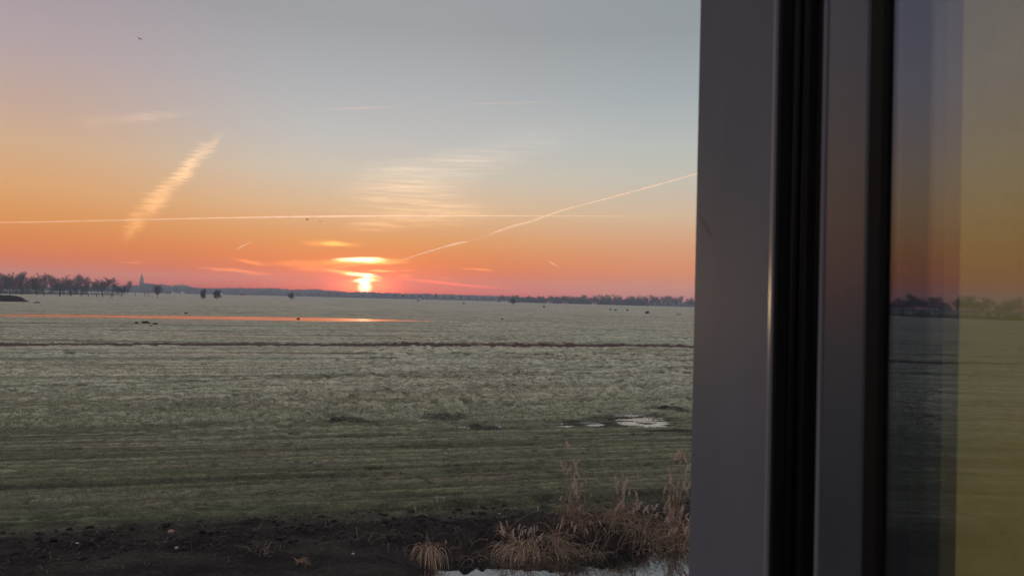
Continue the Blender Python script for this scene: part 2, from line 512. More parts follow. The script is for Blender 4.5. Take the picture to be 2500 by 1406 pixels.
    # strip of standing water
    m = np.clip(np.minimum(y - CAN_N(x), CAN_F(x) - y) + .8 * (N(x * .08, y * .2, 6) - .5), -3, 3)
    carve = ss(-.8, .5, m) * ss(CAN_END + 1.5, CAN_END - 1, x) * ss(at(-68, 770).x, at(-55, 770).x, x)
    flat = ss(-6, -1, m) * ss(CAN_END + 8, CAN_END, x)
    z = z * (1 - .85 * flat) - .45 * carve
    soil = np.maximum(soil, .9 * ss(-2.0, -.5, m) * ss(CAN_END + 1, CAN_END - 2, x) * ss(-0.2, -1.2, m) * .8)
    # puddles
    pm = np.zeros_like(z); wet = np.zeros_like(z)
    for cx, cy, hx, hy in PUD:
        pm = np.maximum(pm, np.exp(-(((x - cx) / (hx * 1.25)) ** 2 + ((y - cy) / (hy * 1.5)) ** 2) ** 1.5))
    for cx, cy, hx, hy in MUDP:
        wet = np.maximum(wet, np.exp(-(((x - cx) / hx) ** 2 + ((y - cy) / hy) ** 2)))
    pm2 = ss(.25, .75, pm)
    z = z * (1 - .8 * np.maximum(pm2, .6 * wet)) + pm2 * (-.075 + .10 * (fbm(u * 1.1, v * 4.2, 0, 3) - .42))
    soil = np.maximum(soil, ss(.25, .8, wet + .5 * (fbm(u * .8, v * 2.6, 7) - .5)))
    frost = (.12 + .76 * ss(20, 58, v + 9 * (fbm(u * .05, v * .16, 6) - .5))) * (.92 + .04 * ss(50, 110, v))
    return z, mud, soil, frost, bank, gaps

def ground_z(x, y):
    return float(field(np.array([x]), np.array([y]))[0][0])

# ------------------------------------------------------------------ ground sheet
rows = [-2420., -1200, -400, -120, -40, -12, -2, 3, 6, 8.5, 10.5, 12, 12.8, 13.4, 14]
yy = 14.2
while yy < 2440:
    rows.append(yy)
    yy += .20 if 72 < yy < 108 else 1.1 if 145 < yy < 205 else max(.055, .055 * (yy / 20) ** (1.25 if yy < 72 else 1.6))
rows.append(2450.)
rows = np.array(rows)
NC = 860
s_in = np.linspace(-1, 1, NC)
hw_ = .80 * np.maximum(rows, 10) + 5
hw_ = np.minimum(hw_, 2300)
Xi = s_in[None, :] * hw_[:, None]
ext = np.array([.02, .08, .3, 1.0])
right = hw_[:, None] + (2450 - hw_[:, None]) * ext[None, :]
Xg = np.concatenate([-right[:, ::-1], Xi, right], axis=1)
Yg = np.repeat(rows[:, None], Xg.shape[1], axis=1)
nr, nc = Xg.shape
Z, MUD, SOIL, FROST, BANK, GAPS = field(Xg.ravel(), Yg.ravel())
idx = np.arange(nr * nc).reshape(nr, nc)
quads = np.stack([idx[:-1, :-1], idx[:-1, 1:], idx[1:, 1:], idx[1:, :-1]], axis=-1).reshape(-1, 4)

gm = mat('frosted_pasture', rough=.92, spec=.12)
nt = gm.node_tree
q = G(nt)
pb = nt.nodes['Principled BSDF']
pos = q.n('ShaderNodeNewGeometry').outputs['Position']
A = {k: q.n('ShaderNodeAttribute', attribute_name=k).outputs['Fac'] for k in ('mud', 'soil', 'frost', 'bank', 'gaps')}
rot = q.mapping(pos, rot=(0, 0, R(-15)))
n_fine = q.noise(pos, 9.0, 4, .65)
n_mid = q.noise(q.mapping(rot, (.55, 1.3, 1)), 1.0, 4, .6)
n_str = q.noise(q.mapping(rot, (.012, .22, 1)), 1.0, 5, .62)
n_big = q.noise(q.mapping(rot, (.03, .06, 1)), 1.0, 3, .5)
green = q.mix(q.rng(n_mid, .35, .7), (.12, .15, .060, 1), (.20, .215, .095, 1))
dead = q.mix(n_fine, (.19, .15, .095, 1), (.27, .22, .15, 1))
n_row = q.noise(q.mapping(rot, (.10, .9, 1)), 1.0, 4, .6)
c = q.mix(q.rng(q.m('ADD', q.m('MULTIPLY', n_row, .7), q.m('MULTIPLY', n_fine, .45)), .46, .74), green, dead)
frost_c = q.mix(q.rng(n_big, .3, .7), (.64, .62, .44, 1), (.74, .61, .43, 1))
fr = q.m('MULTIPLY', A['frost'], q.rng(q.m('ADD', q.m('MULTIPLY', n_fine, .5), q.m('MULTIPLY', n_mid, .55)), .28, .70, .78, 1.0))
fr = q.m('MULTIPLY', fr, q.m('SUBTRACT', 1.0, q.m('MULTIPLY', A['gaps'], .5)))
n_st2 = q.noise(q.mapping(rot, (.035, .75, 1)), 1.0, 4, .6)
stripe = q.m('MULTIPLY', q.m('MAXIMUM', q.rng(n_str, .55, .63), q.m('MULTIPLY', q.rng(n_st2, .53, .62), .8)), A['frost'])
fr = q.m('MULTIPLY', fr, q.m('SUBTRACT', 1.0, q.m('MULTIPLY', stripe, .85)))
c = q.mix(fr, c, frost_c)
n_t1 = q.noise(q.mapping(rot, (4.2, 6.0, 4)), 1.0, 3, .7)
n_t2 = q.noise(q.mapping(rot, (13, 17, 13)), 1.0, 2, .65)
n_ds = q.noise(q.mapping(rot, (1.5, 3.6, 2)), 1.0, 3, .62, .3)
shade_dash = q.rng(n_ds, .53, .64, 1.0, .55)                 # shade between the tussocks, painted in as dark dashes
tuft = q.m('MULTIPLY', q.rng(q.m('ADD', q.m('MULTIPLY', n_t1, .45), q.m('MULTIPLY', n_t2, .6)), .40, .66, .84, 1.44, False), shade_dash)
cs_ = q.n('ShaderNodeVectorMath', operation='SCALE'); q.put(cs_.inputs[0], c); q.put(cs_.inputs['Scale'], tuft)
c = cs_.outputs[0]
n_ln = q.noise(q.mapping(rot, (.07, 2.3, 1)), 1.0, 4, .65)
n_l2 = q.noise(q.mapping(rot, (.03, .55, 1)), 1.0, 3, .6)
ln = q.rng(q.m('ADD', q.m('MULTIPLY', n_ln, .6), q.m('MULTIPLY', n_l2, .4)), .42, .56, .70, 1.24)
cl_ = q.n('ShaderNodeVectorMath', operation='SCALE'); q.put(cl_.inputs[0], c); q.put(cl_.inputs['Scale'], ln)
c = cl_.outputs[0]
c = q.mix(q.m('MULTIPLY', A['soil'], q.rng(n_fine, .3, .6, .55, 1.0)), c, (.042, .034, .030, 1))
c = q.mix(A['bank'], c, (.15, .098, .078, 1))
mudc = q.mix(q.rng(q.m('ADD', q.m('MULTIPLY', n_mid, .6), q.m('MULTIPLY', n_fine, .4)), .36, .66), (.022, .018, .016, 1), (.075, .060, .050, 1))
litter = q.rng(q.noise(q.mapping(pos, (1, 1, 1)), 31.0, 2, .6), .66, .72)
mudc = q.mix(q.m('MULTIPLY', litter, .55), mudc, (.14, .105, .075, 1))
c = q.mix(A['mud'], c, mudc)
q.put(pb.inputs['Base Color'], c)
bmp = q.n('ShaderNodeBump')
bmp.inputs['Strength'].default_value = .8
bmp.inputs['Distance'].default_value = .10
hgt = q.m('ADD', q.m('MULTIPLY', q.noise(pos, 26.0, 3, .7), .5), n_fine)
q.put(bmp.inputs['Height'], hgt)
q.put(pb.inputs['Normal'], bmp.outputs[0])
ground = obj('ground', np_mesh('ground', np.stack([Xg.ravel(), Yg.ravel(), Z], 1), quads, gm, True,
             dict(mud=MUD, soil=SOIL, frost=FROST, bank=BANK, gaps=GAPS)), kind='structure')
ground['label'] = 'flat frosted pasture with furrows, tussocks and a muddy ditch bank'

# ------------------------------------------------------------------ water
def water_mat(name, rough, bumpk, scale, ior=1.33, col=(.012, .014, .014)):
    m = mat(name, col, rough, .5)
    q = G(m.node_tree)
    b = m.node_tree.nodes['Principled BSDF']
    b.inputs['IOR'].default_value = ior
    p = q.n('ShaderNodeNewGeometry').outputs['Position']
    bn = q.n('ShaderNodeBump')
    bn.inputs['Strength'].default_value = bumpk
    bn.inputs['Distance'].default_value = .02
    q.put(bn.inputs['Height'], q.noise(p, scale, 2))
    q.put(b.inputs['Normal'], bn.outputs[0])
    return m
W_DITCH = water_mat('ditch_water', .0, .004, 2.5, 5.0)
W_STRIP = water_mat('strip_water', .10, .0, 1.0)
W_PUD = water_mat('puddle_water', .06, .05, 6.0, 3.2, (.30, .31, .32))

mb = MB()
L1 = [(-40, 12.3), (40, 12.3), (40, 19.3), (-40, 19.3)]
pts = [((u_ * C15 - v_ * S15), (u_ * S15 + v_ * C15)) for u_, v_ in L1]
mb.add([(x_, y_, -.66) for x_, y_ in pts], [(0, 1, 2, 3)])
o = obj('ditch_water', mb.mesh('ditch_water', W_DITCH), kind='structure')
o['label'] = 'still dark ditch water mirroring the pale sky below the reeds'
mb = MB()
xs = np.linspace(at(-70, 770).x, CAN_END + 2.5, 60)
n0 = CAN_N(xs) - 3; n1 = CAN_F(xs) + 3
vs = [(xs[i], n0[i], -.05) for i in range(60)] + [(xs[i], n1[i], -.05) for i in range(60)]
mb.add(vs, [(i, i + 1, 61 + i, 60 + i) for i in range(59)])
o = obj('water_strip', mb.mesh('water_strip', W_STRIP), kind='structure')
o['label'] = 'long narrow strip of standing water glowing orange across the field'
pl_lab = ['largest bright puddle of broken ice beside the window frame', 'thin bright puddle just left of the largest puddle', 'second thin puddle left of the largest puddle',
          'tiny puddle in the middle of the row of wet spots', 'small flat puddle in the tussocks below the dark mud patch', 'leftmost bright sliver in the lower row of puddles',
          'smallest puddle at the foot of the dark mud patch', 'faint upper puddle in the grass behind the thin puddles']
for (cx, cy, hx, hy), lb in zip(PUD, pl_lab):
    mb = MB()
    ring = []
    rr = random.Random(int(cx * 100))
    for k in range(20):
        w_ = 2 * math.pi * k / 20
        k_ = 1.25 + rr.uniform(-.12, .12)
        ring.append((hx * k_ * math.cos(w_), hy * 1.3 * k_ * math.sin(w_), 0))
    mb.add(ring, [tuple(range(20))])
    o = obj('puddle', mb.mesh('puddle', W_PUD), loc=(cx, cy, -.062))
    tag(o, lb, 'puddle', 'puddles in the pasture')

# ------------------------------------------------------------------ air
hz = mat('morning_haze')
hz.node_tree.nodes.clear()
q = G(hz.node_tree)
vo = q.n('ShaderNodeVolumePrincipled')
vo.inputs['Color'].default_value = (.70, .80, 1.0, 1)
vo.inputs['Density'].default_value = 2.9e-4
vo.inputs['Anisotropy'].default_value = 0.2
ho = q.n('ShaderNodeOutputMaterial')
q.put(ho.inputs['Volume'], vo.outputs[0])
mb = MB(); mb.box(-2480, 2480, -2450, 2480, -3.0, 62.0)
obj('haze', mb.mesh('haze', hz), kind='stuff')

# ------------------------------------------------------------------ house wall and window
def H(name, poly, z0, z1, m, parent=None, bev=0.0, kind=None, smooth=False):
    """an upright bar of given plan"""
    mb = MB(); mb.prism(poly, z0, z1)
    o = obj(name, mb.mesh(name, m, smooth), parent, kind=kind)
    if bev:
        b = o.modifiers.new('edge', 'BEVEL'); b.width = bev; b.segments = 4; b.limit_method = 'ANGLE'; b.angle_limit = R(40)
        o.modifiers.new('shade', 'WEIGHTED_NORMAL')
        o.data.polygons.foreach_set('use_smooth', [True] * len(o.data.polygons))
    return o
rect = lambda x0, x1, y0, y1: [(x0, y0), (x1, y0), (x1, y1), (x0, y1)]

M_BRICK = mat('house_render', (.30, .25, .22), .9, .2, var=.2, scale=12, bump=.3)
M_YEL = mat('ochre_plaster', (.86, .66, .22), .85, .2, var=.06, scale=30, bump=.08)
M_BLACK = mat('black_rubber', (.010, .009, .009), .6, .2, var=.2, scale=60)
M_BEAD = mat('dark_bead', (.008, .007, .006), .7, .2)
M_CASE = mat('brown_casing', (.22, .17, .09), .6, .3, var=.1, scale=40)
M_SASH = mat('sash_paint', (.070, .082, .104), .26, .42, var=.06, scale=25, bump=.01)
M_SPACER = mat('spacer_bar', (.06, .06, .065), .4, .4)

# jamb paint: off-white lacquer with faint smears and a scratch
M_JAMB = mat('jamb_paint', (.2, .2, .2), .6, 0.02)
q = G(M_JAMB.node_tree)
b = M_JAMB.node_tree.nodes['Principled BSDF']
p = q.n('ShaderNodeNewGeometry').outputs['Position']
sp = q.n('ShaderNodeSeparateXYZ'); q.put(sp.inputs[0], p)
sm = q.rng(q.noise(q.mapping(p, (8, 8, 3)), 1.0, 4, .6), .3, .75, 0.0, 1.0)
c = q.mix(sm, (.180, .200, .240, 1), (.162, .180, .216, 1))
# dark scuff running down from the outer edge
def spot(y0, z0, a, ly, lz):
    dy = q.m('SUBTRACT', sp.outputs[1], y0); dz = q.m('SUBTRACT', sp.outputs[2], z0)
    ca, sa = math.cos(a), math.sin(a)
    p1 = q.m('DIVIDE', q.m('ADD', q.m('MULTIPLY', dy, ca), q.m('MULTIPLY', dz, sa)), ly)
    p2 = q.m('DIVIDE', q.m('SUBTRACT', q.m('MULTIPLY', dz, ca), q.m('MULTIPLY', dy, sa)), lz)
    return q.rng(q.m('SQRT', q.m('ADD', q.m('MULTIPLY', p1, p1), q.m('MULTIPLY', p2, p2))), 1.0, .3)
c = q.mix(q.m('MULTIPLY', spot(1.005, 6.105, R(28), .055, .007), .55), c, (.09, .09, .10, 1))
c = q.mix(q.m('MULTIPLY', spot(1.035, 6.130, R(-50), .018, .004), .4), c, (.11, .11, .12, 1))
q.put(b.inputs['Base Color'], c)

ZS, ZT = 5.48, 6.95             # sill and lintel of the opening
XL = -1.05                      # left side of the opening
house = thing('house_wall', 'outer wall of the house around the open upstairs window', 'wall')
mb = MB()
mb.box(.345, 5.0, .76, 1.055, 0, 9); mb.box(-5, XL, .76, 1.055, 0, 9)
mb.box(XL, .345, .76, 1.055, 0, ZS - .03); mb.box(XL, .345, .76, 1.055, ZT + .03, 9)
obj('masonry', mb.mesh('masonry', M_BRICK), house)
H('plaster', rect(.455, 5.0, .745, .7598), 4.2, 7.1, M_YEL, house)
H('casing', rect(.352, .452, .738, .7596), ZS - .05, ZT + .05, M_CASE, house, .003)

frame = thing('window_frame', 'painted grey fixed window frame, its deep jamb beside the sunrise', 'window frame')
# jamb: its left face is the broad grey board of the photograph
H('jamb', [(.262, .7465), (.2815, .7465), (.2815, .752), (.343, .752), (.343, 1.063), (.262, 1.063)], ZS, ZT, M_JAMB, frame, .0042)
H('jamb', rect(XL - .02, XL + .06, .752, 1.063), ZS, ZT, M_JAMB, frame, .004)
mb = MB(); mb.box(XL + .0602, .2618, .752, 1.07, ZS - .0299, ZS + .05)
obj('sill', mb.mesh('sill', mat('sill_stone', (.035, .035, .038), .6, .3, var=.2, scale=20)), frame)  # out of view; set high and dark to cut bounce light on the jamb
mb = MB(); mb.box(XL + .0602, .2618, .752, 1.063, ZT - .06, ZT + .0299)
obj('head', mb.mesh('head', M_JAMB), frame)
# black rebate and seals between frame and sash
H('rebate', rect(.2645, .345, .7385, .7462), ZS + .06, ZT - .07, M_BEAD, frame)
for gx, gy, gr in ((.2772, .728, .0032), (.2832, .722, .0026), (.2886, .716, .0030), (.2925, .709, .0022)):
    poly = [(gx + gr * math.cos(a), gy + gr * 1.4 * math.sin(a)) for a in [2 * math.pi * k / 12 for k in range(12)]]
    H('seal', poly, ZS + .06, ZT - .07, M_BLACK, frame, smooth=True)
H('seal_carrier', rect(.2822, .31, .7115, .738), ZS + .06, ZT - .07, M_BEAD, frame)

SX, SB = .285, .353            # outer and inner face of the sash
M_EDGE = mat('edge_lacquer', (.26, .26, .28), .3, .015)
circ = lambda cx, cy, r_: [(cx + r_ * math.cos(2 * math.pi * k / 16), cy + r_ * math.sin(2 * math.pi * k / 16)) for k in range(16)]
H('edge_strip', [(.2612, .7458), (.2618, .7545), (.2640, .7545), (.2640, .7458)], ZS + .06, ZT - .07, M_EDGE, frame)
sash = thing('window_sash', 'dark glossy window sash swung open, its glass mirroring the field', 'window sash')
H('stile', [(SX, .613), (SB, .613), (SB, .688), (SX, .688)], ZS + .02, ZT - .02, M_SASH, sash, .0035)
H('stile', rect(SX, SB, -.36, -.27), ZS + .02, ZT - .02, M_SASH, sash, .0035)
H('edge_strip', [(.2836, .6790), (.2853, .6876), (.2880, .6876), (.2880, .6790)], ZS + .03, ZT - .03, M_EDGE, sash)
for z0, z1 in ((ZS + .02, ZS + .11), (ZT - .11, ZT - .02)):
    H('rail', rect(SX + .001, SB - .001, -.2698, .6128), z0, z1, M_SASH, sash, .003)
GL = mat('window_glass')
GL.node_tree.nodes.clear()
q = G(GL.node_tree)
gb = q.n('ShaderNodeBsdfGlass'); gb.inputs['IOR'].default_value = 1.52; gb.inputs['Roughness'].default_value = 0.0
gb.inputs['Color'].default_value = (.97, .985, .975, 1)
go = q.n('ShaderNodeOutputMaterial'); q.put(go.inputs[0], gb.outputs[0])
GC = mat('coated_glass')                        # outer pane: coated glass, bluish in reflection
GC.node_tree.nodes.clear()
q = G(GC.node_tree)
fr_ = q.n('ShaderNodeFresnel'); bf_ = q.n('ShaderNodeNewGeometry').outputs['Backfacing']; q.put(fr_.inputs[0], q.rng(bf_, 0, 1, 2.05, 1.52, False))
rb = q.n('ShaderNodeBsdfRefraction'); rb.inputs['Color'].default_value = (.97, .985, .96, 1); rb.inputs['IOR'].default_value = 1.52; rb.inputs['Roughness'].default_value = 0
gg = q.n('ShaderNodeBsdfGlossy'); gg.inputs['Color'].default_value = (.64, .74, .95, 1); gg.inputs['Roughness'].default_value = 0
ms = q.n('ShaderNodeMixShader'); q.put(ms.inputs[0], fr_.outputs[0]); q.put(ms.inputs[1], rb.outputs[0]); q.put(ms.inputs[2], gg.outputs[0])
go = q.n('ShaderNodeOutputMaterial'); q.put(go.inputs[0], ms.outputs[0])
for x0, x1, gm_ in ((.2915, .2955, GC), (.3075, .3115, GL)):
    H('pane', rect(x0, x1, -.268, .6095), ZS + .112, ZT - .112, gm_, sash)
H('spacer', rect(.2957, .3073, .5800, .5915), ZS + .112, ZT - .112, M_SPACER, sash)
H('glazing_seal', [(.2858, .6126), (.2866, .5965), (.2902, .5940), (.2914, .5940), (.2914, .6126)], ZS + .112, ZT - .112, M_BEAD, sash)
H('glazing_seal', [(.3117, .6040), (.3170, .6040), (.3170, .6126), (.3117, .6126)], ZS + .112, ZT - .112, M_BLACK, sash)
H('inner_bead', rect(.3172, .3528, .6045, .6126), ZS + .112, ZT - .112, mat('inner_bead', (.05, .05, .045), .5, .3), sash)
sash.rotation_euler.z = R(6)                    # swung a little past square, hinged at the far outer corner
_p = Vector((SX, .688, 0)); _r = Matrix.Rotation(R(6), 3, 'Z') @ _p
sash.location = _p - _r

# ------------------------------------------------------------------ trees
M_BARK = mat('bare_bark', (.042, .038, .040), .9, .15, var=.3, scale=3)
M_TWIG = mat('bare_twigs', (.046, .041, .046), .9, .12)

def bare_tree(seed, bole=.25, spread=.5, up=.6, kids=(8, 5, 4, 4), lens=(.42, .22, .13, .085), rad=(.017, .009, .0055, .0038), base_r=.022, stems=1):
    """a leafless tree one unit high: trunk mesh and crown mesh"""
    rr = random.Random(seed)
    tk, cr = MB(), MB()
    def grow(p, d, lv):
        L = lens[lv] * rr.uniform(.7, 1.2)
        bend = Vector((rr.uniform(-1, 1), rr.uniform(-1, 1), rr.uniform(-.2, .9))) * .35
        a = p + d * L * .5; b_ = a + (d + bend).normalized() * L * .5
        r0 = rad[lv]; r1 = rad[min(lv + 1, 3)] * .9
        (tk if lv == 0 else cr).tube([p, a, b_], [r0, (r0 + r1) / 2, r1 * (.5 if lv == 3 else 1)], 4 if lv == 0 else 3, False)
        if lv == 3:
            return
        for k in range(kids[lv + 1]):
            f = rr.uniform(.35, 1.0)
            o_ = p.lerp(a, f * 2) if f < .5 else a.lerp(b_, f * 2 - 1)
            nd = (d * .7 + Vector((rr.gauss(0, 1), rr.gauss(0, 1), rr.gauss(.35, .7))) * .75).normalized()
            grow(o_, nd, lv + 1)
    for s_ in range(stems):
        ox, oy = (rr.uniform(-.06, .06), rr.uniform(-.06, .06)) if stems > 1 else (0, 0)
        lean = Vector((rr.uniform(-.06, .06), rr.uniform(-.06, .06), 0))
        top = bole + (1 - bole) * .55
        path = [Vector((ox, oy, -.02)), Vector((ox, oy, bole)) + lean, Vector((ox, oy, top)) + lean * 2.2]
        tk.tube(path, [base_r * 1.25, base_r * .9, base_r * .35], 6, False)
        for k in range(kids[0]):
            f = (k + rr.random()) / kids[0]
            z_ = bole + (top - bole) * f
            ph = k * 2.4 + rr.uniform(-.5, .5)
            tilt = spread * (1.25 - .75 * f)
            d = Vector((math.cos(ph) * tilt, math.sin(ph) * tilt, up)).normalized()
            grow(path[1].lerp(path[2], f), d, 0)
    zmax = max(v_[2] for v_ in cr.v)
    for m_ in (tk, cr):
        m_.v = [(a / zmax, b_ / zmax, c_ / zmax) for a, b_, c_ in m_.v]
    return tk.mesh('trunk', M_BARK), cr.mesh('crown', M_TWIG)

PROTO = dict(
    tall=[bare_tree(s_, .38, .55, .75) for s_ in (1, 2, 3, 4)],
    low=[bare_tree(s_, .12, .75, .55, (10, 6, 5, 4), (.40, .24, .15, .10), (.016, .009, .0055, .0036), .022) for s_ in (11, 12, 13)],
    flat=[bare_tree(21, .5, 1.0, .32, (10, 6, 5, 4), (.34, .2, .13, .09), (.016, .009, .005, .0034), .020)],
    poplar=[bare_tree(31, .15, .16, 1.0, (12, 5, 4, 3), (.30, .16, .10, .07), (.010, .006, .004, .003), .014)],
    round=[bare_tree(s_, .2, .8, .75, (12, 7, 5, 4), (.36, .22, .14, .10), (.016, .008, .0048, .0032), .026) for s_ in (41, 42)],
    lolly=[bare_tree(s_, .45, .6, .6, (9, 6, 5, 4), (.26, .17, .12, .09), (.016, .010, .0065, .0045), .020) for s_ in (51, 52)],
    bush=[bare_tree(s_, .05, 1.0, .6, (10, 6, 5, 4), (.5, .3, .18, .12), (.012, .007, .0045, .0032), .016, 3) for s_ in (61, 62)],
)
def tree(kind, k, X, Yb, Yt, label, group=None, wide=1.0, name='bare_tree', cat='tree'):
    p = at(X, Yb)
    h = (Yb - Yt) / F_PX * math.hypot(p.x, p.y)
    tk, cr = PROTO[kind][k % len(PROTO[kind])]
    p.z = ground_z(p.x, p.y) if p.y < 1200 else 0
    o = thing(name, label, cat, p, random.uniform(0, 6.28), group, (h * wide, h * wide, h))
    obj('trunk', tk, o); obj('crown', cr, o)
    return o

ORD = ['first', 'second', 'third', 'fourth', 'fifth', 'sixth', 'seventh', 'eighth', 'ninth', 'tenth', 'eleventh', 'twelfth', 'thirteenth', 'fourteenth',
       'fifteenth', 'sixteenth', 'seventeenth', 'eighteenth', 'nineteenth', 'twentieth', 'twenty-first', 'twenty-second', 'twenty-third', 'twenty-fourth',
       'twenty-fifth', 'twenty-sixth', 'twenty-seventh', 'twenty-eighth', 'twenty-ninth', 'thirtieth']
z1 = lambda zx, zy: (zx / 4.464, 620 + zy / 4.464)
z3 = lambda zx, zy: (950 + zx / 3.247, 600 + zy / 3.247)
# left shelter belt: tall pale trees behind, dark low ones in front, counted from the left
tall = [(10, 225), (60, 238), (110, 232), (190, 225), (235, 220), (345, 255), (420, 235), (475, 232), (550, 244), (625, 270), (755, 252), (825, 235), (885, 248), (935, 258), (1030, 285)]
for k, (zx, zy) in enumerate(tall):
    X, Yt = z1(zx, zy)
    tree('tall', k, X, 716.5 + X * .0065, Yt, f'tall slender bare tree, {ORD[k]} from the left in the back row of the left belt', 'tall trees of the left shelter belt', random.uniform(.85, 1.1))
low = [(30, 285), (100, 292), (185, 290), (255, 285), (350, 282), (395, 300), (465, 320), (600, 330), (640, 318), (695, 285), (765, 312), (830, 320), (905, 335), (945, 338), (1060, 308), (1110, 300)]
for k, (zx, zy) in enumerate(low):
    X, Yt = z1(zx, zy)
    tree('low', k, X, 717.0 + X * .011, Yt - 1.5, f'dark low bare tree, {ORD[k]} from the left before the left shelter belt', 'low dark trees of the left shelter belt', random.uniform(.85, 1.15))
for X, Yb, Yt, kd, wd, lb in [(262, 720.5, 679.5, 'flat', 1.0, 'dark flat-topped tree on twin stems near the end of the left belt'), (279, 721, 695, 'round', .9, 'dense dark round tree just before the end of the left belt'),
                              (296, 725.5, 696, 'low', 1.0, 'last dark bare tree ending the left belt towards the church'), (310, 718, 687, 'poplar', 1.3, 'thin upright poplar behind the end of the left belt'),
                              (384, 727.5, 696, 'low', .8, 'lone bare tree standing right of the church spire'), (495, 731.5, 706, 'bush', .55, 'slim bare sapling left of the lone bushy tree'),
                              (500, 726, 703, 'lolly', .8, 'small pale tree behind the slim sapling'), (531, 731.5, 707.5, 'bush', .75, 'lone dense bushy tree between sapling and rising sun'),
                              (710, 735.5, 711.5, 'round', .95, 'lone round bare tree on the field left of the sun'), (1253, 746.5, 726, 'round', 1.0, 'lone round bare tree on the field right of the sun'),
                              (343, 710.5, 699.5, 'lolly', .8, 'tiny pale tree in front of the church'), (370, 711, 700, 'lolly', .7, 'tiny pale tree right beside the church'),
                              (449, 717, 705, 'lolly', .8, 'tiny pale tree before the white village houses')]:
    tree(kd, len(lb), X, Yb, Yt, lb, None, wd)
road = [(553, 716.5, 704), (607, 719.5, 710), (634, 720, 708), (659, 721, 709), (686, 722, 711), (733, 723, 711), (777, 725, 713), (800, 725.5, 713), (824, 726.5, 714), (919, 728, 716), (942, 729, 717)]
road += [(950 + zx / 3.247, 600 + zb / 3.247, 600 + zt / 3.247) for zx, zt, zb in [(40, 376, 424), (110, 380, 428), (175, 382, 428), (243, 384, 428), (305, 382, 430), (372, 374, 433), (437, 390, 433), (502, 392, 436), (565, 392, 438), (628, 400, 438), (687, 402, 440), (748, 404, 441), (808, 402, 442), (868, 398, 444)]]
for k, (X, Yb, Yt) in enumerate(road):
    tree('lolly', k, X, Yb, Yt, f'small round-headed roadside tree, {ORD[k]} from the church below the far wood', 'roadside trees below the far wood', .85)
rt = [(905, 402), (960, 410), (1060, 408), (1120, 405), (1190, 402), (1250, 412), (1310, 395), (1375, 388), (1410, 390), (1495, 395), (1545, 382), (1625, 380), (1690, 385), (1725, 378), (1815, 378), (1885, 395), (1925, 392), (1985, 388), (2040, 388), (2085, 386), (2125, 388), (2165, 392), (2212, 390), (2270, 394), (2312, 394), (2370, 414), (2420, 405)]
for k, (zx, zt) in enumerate(rt):
    X, Yt = z3(zx, zt)
    Yb = 600 + (447 + (zx - 900) * .0265) / 3.247
    tree(('tall', 'round', 'low')[k % 3] if zx > 1280 else 'round', k, X, Yb, Yt, f'bluish bare tree, {ORD[k]} from the lone round tree along the right-hand wood edge', 'trees of the right wood edge', random.uniform(1.1, 1.5))

for k, X in enumerate(range(-110, -950, -36)):
    tree(('tall', 'low', 'round')[k % 3], k, X, 716 + X * .03, 664 + X * .02 + (k * 37 % 23), f'bare tree, {ORD[k]} beyond the left picture edge, mirrored in the window glass', 'trees mirrored in the glass', 1.3)
# scrub under the belts: tangles of twigs
def tangle(name, spots, mtl, label):
    V, Fc = [], []
    for (x_, y_, w_, h_, n_) in spots:
        k = rng.random((n_, 3))
        r_ = rng.normal(0, .42, (n_, 2)) * w_
        b0 = np.stack([x_ + r_[:, 0], y_ + r_[:, 1] * .5, (k[:, 0] ** 1.4) * h_ * np.exp(-(r_[:, 0] / w_) ** 2 * .7) - .1], 1)
        d = rng.normal(0, 1, (n_, 3)); d[:, 2] = np.abs(d[:, 2]) + .4
        d /= np.linalg.norm(d, axis=1, keepdims=True)
        Ln = (.12 + .25 * k[:, 1])[:, None] * h_
        s_ = np.cross(d, rng.normal(0, 1, (n_, 3))); s_ /= np.linalg.norm(s_, axis=1, keepdims=True)
        wdt = h_ * .022
        b = len(V) and sum(len(a) for a in V) or 0
        P = np.stack([b0 - s_ * wdt, b0 + s_ * wdt, b0 + d * Ln], 1).reshape(-1, 3)
        V.append(P); Fc.append(np.arange(len(P)).reshape(-1, 3) + b)
    o = obj(name, np_mesh(name, np.concatenate(V), np.concatenate(Fc), mtl), kind='stuff')
    o['label'] = label
    return o
spots = []
for X in list(np.arange(-700, -30, 6)) + list(np.arange(-30, 300, 3.5)):
    p = at(X, 717.0 + X * .011 + random.uniform(-.6, .6))
    spots.append((p.x, p.y, 3.0, random.uniform(1.5, 5.0) * (1 if X < 215 else .6), 220))
tangle('undergrowth', spots, M_TWIG, 'dark scrub at the foot of the left shelter belt')
spots = []
for zx in np.arange(880, 2480, 9):
    X, _ = z3(zx, 0)
    dens = 1.0 if zx < 2050 else .45
    p = at(X, 600 + (447 + (zx - 900) * .0265) / 3.247 - .3)
    spots.append((p.x, p.y, 5.0, random.uniform(8, 15) * dens, int(330 * dens)))
tangle('undergrowth', spots, M_TWIG, 'bluish scrub under the right-hand trees')

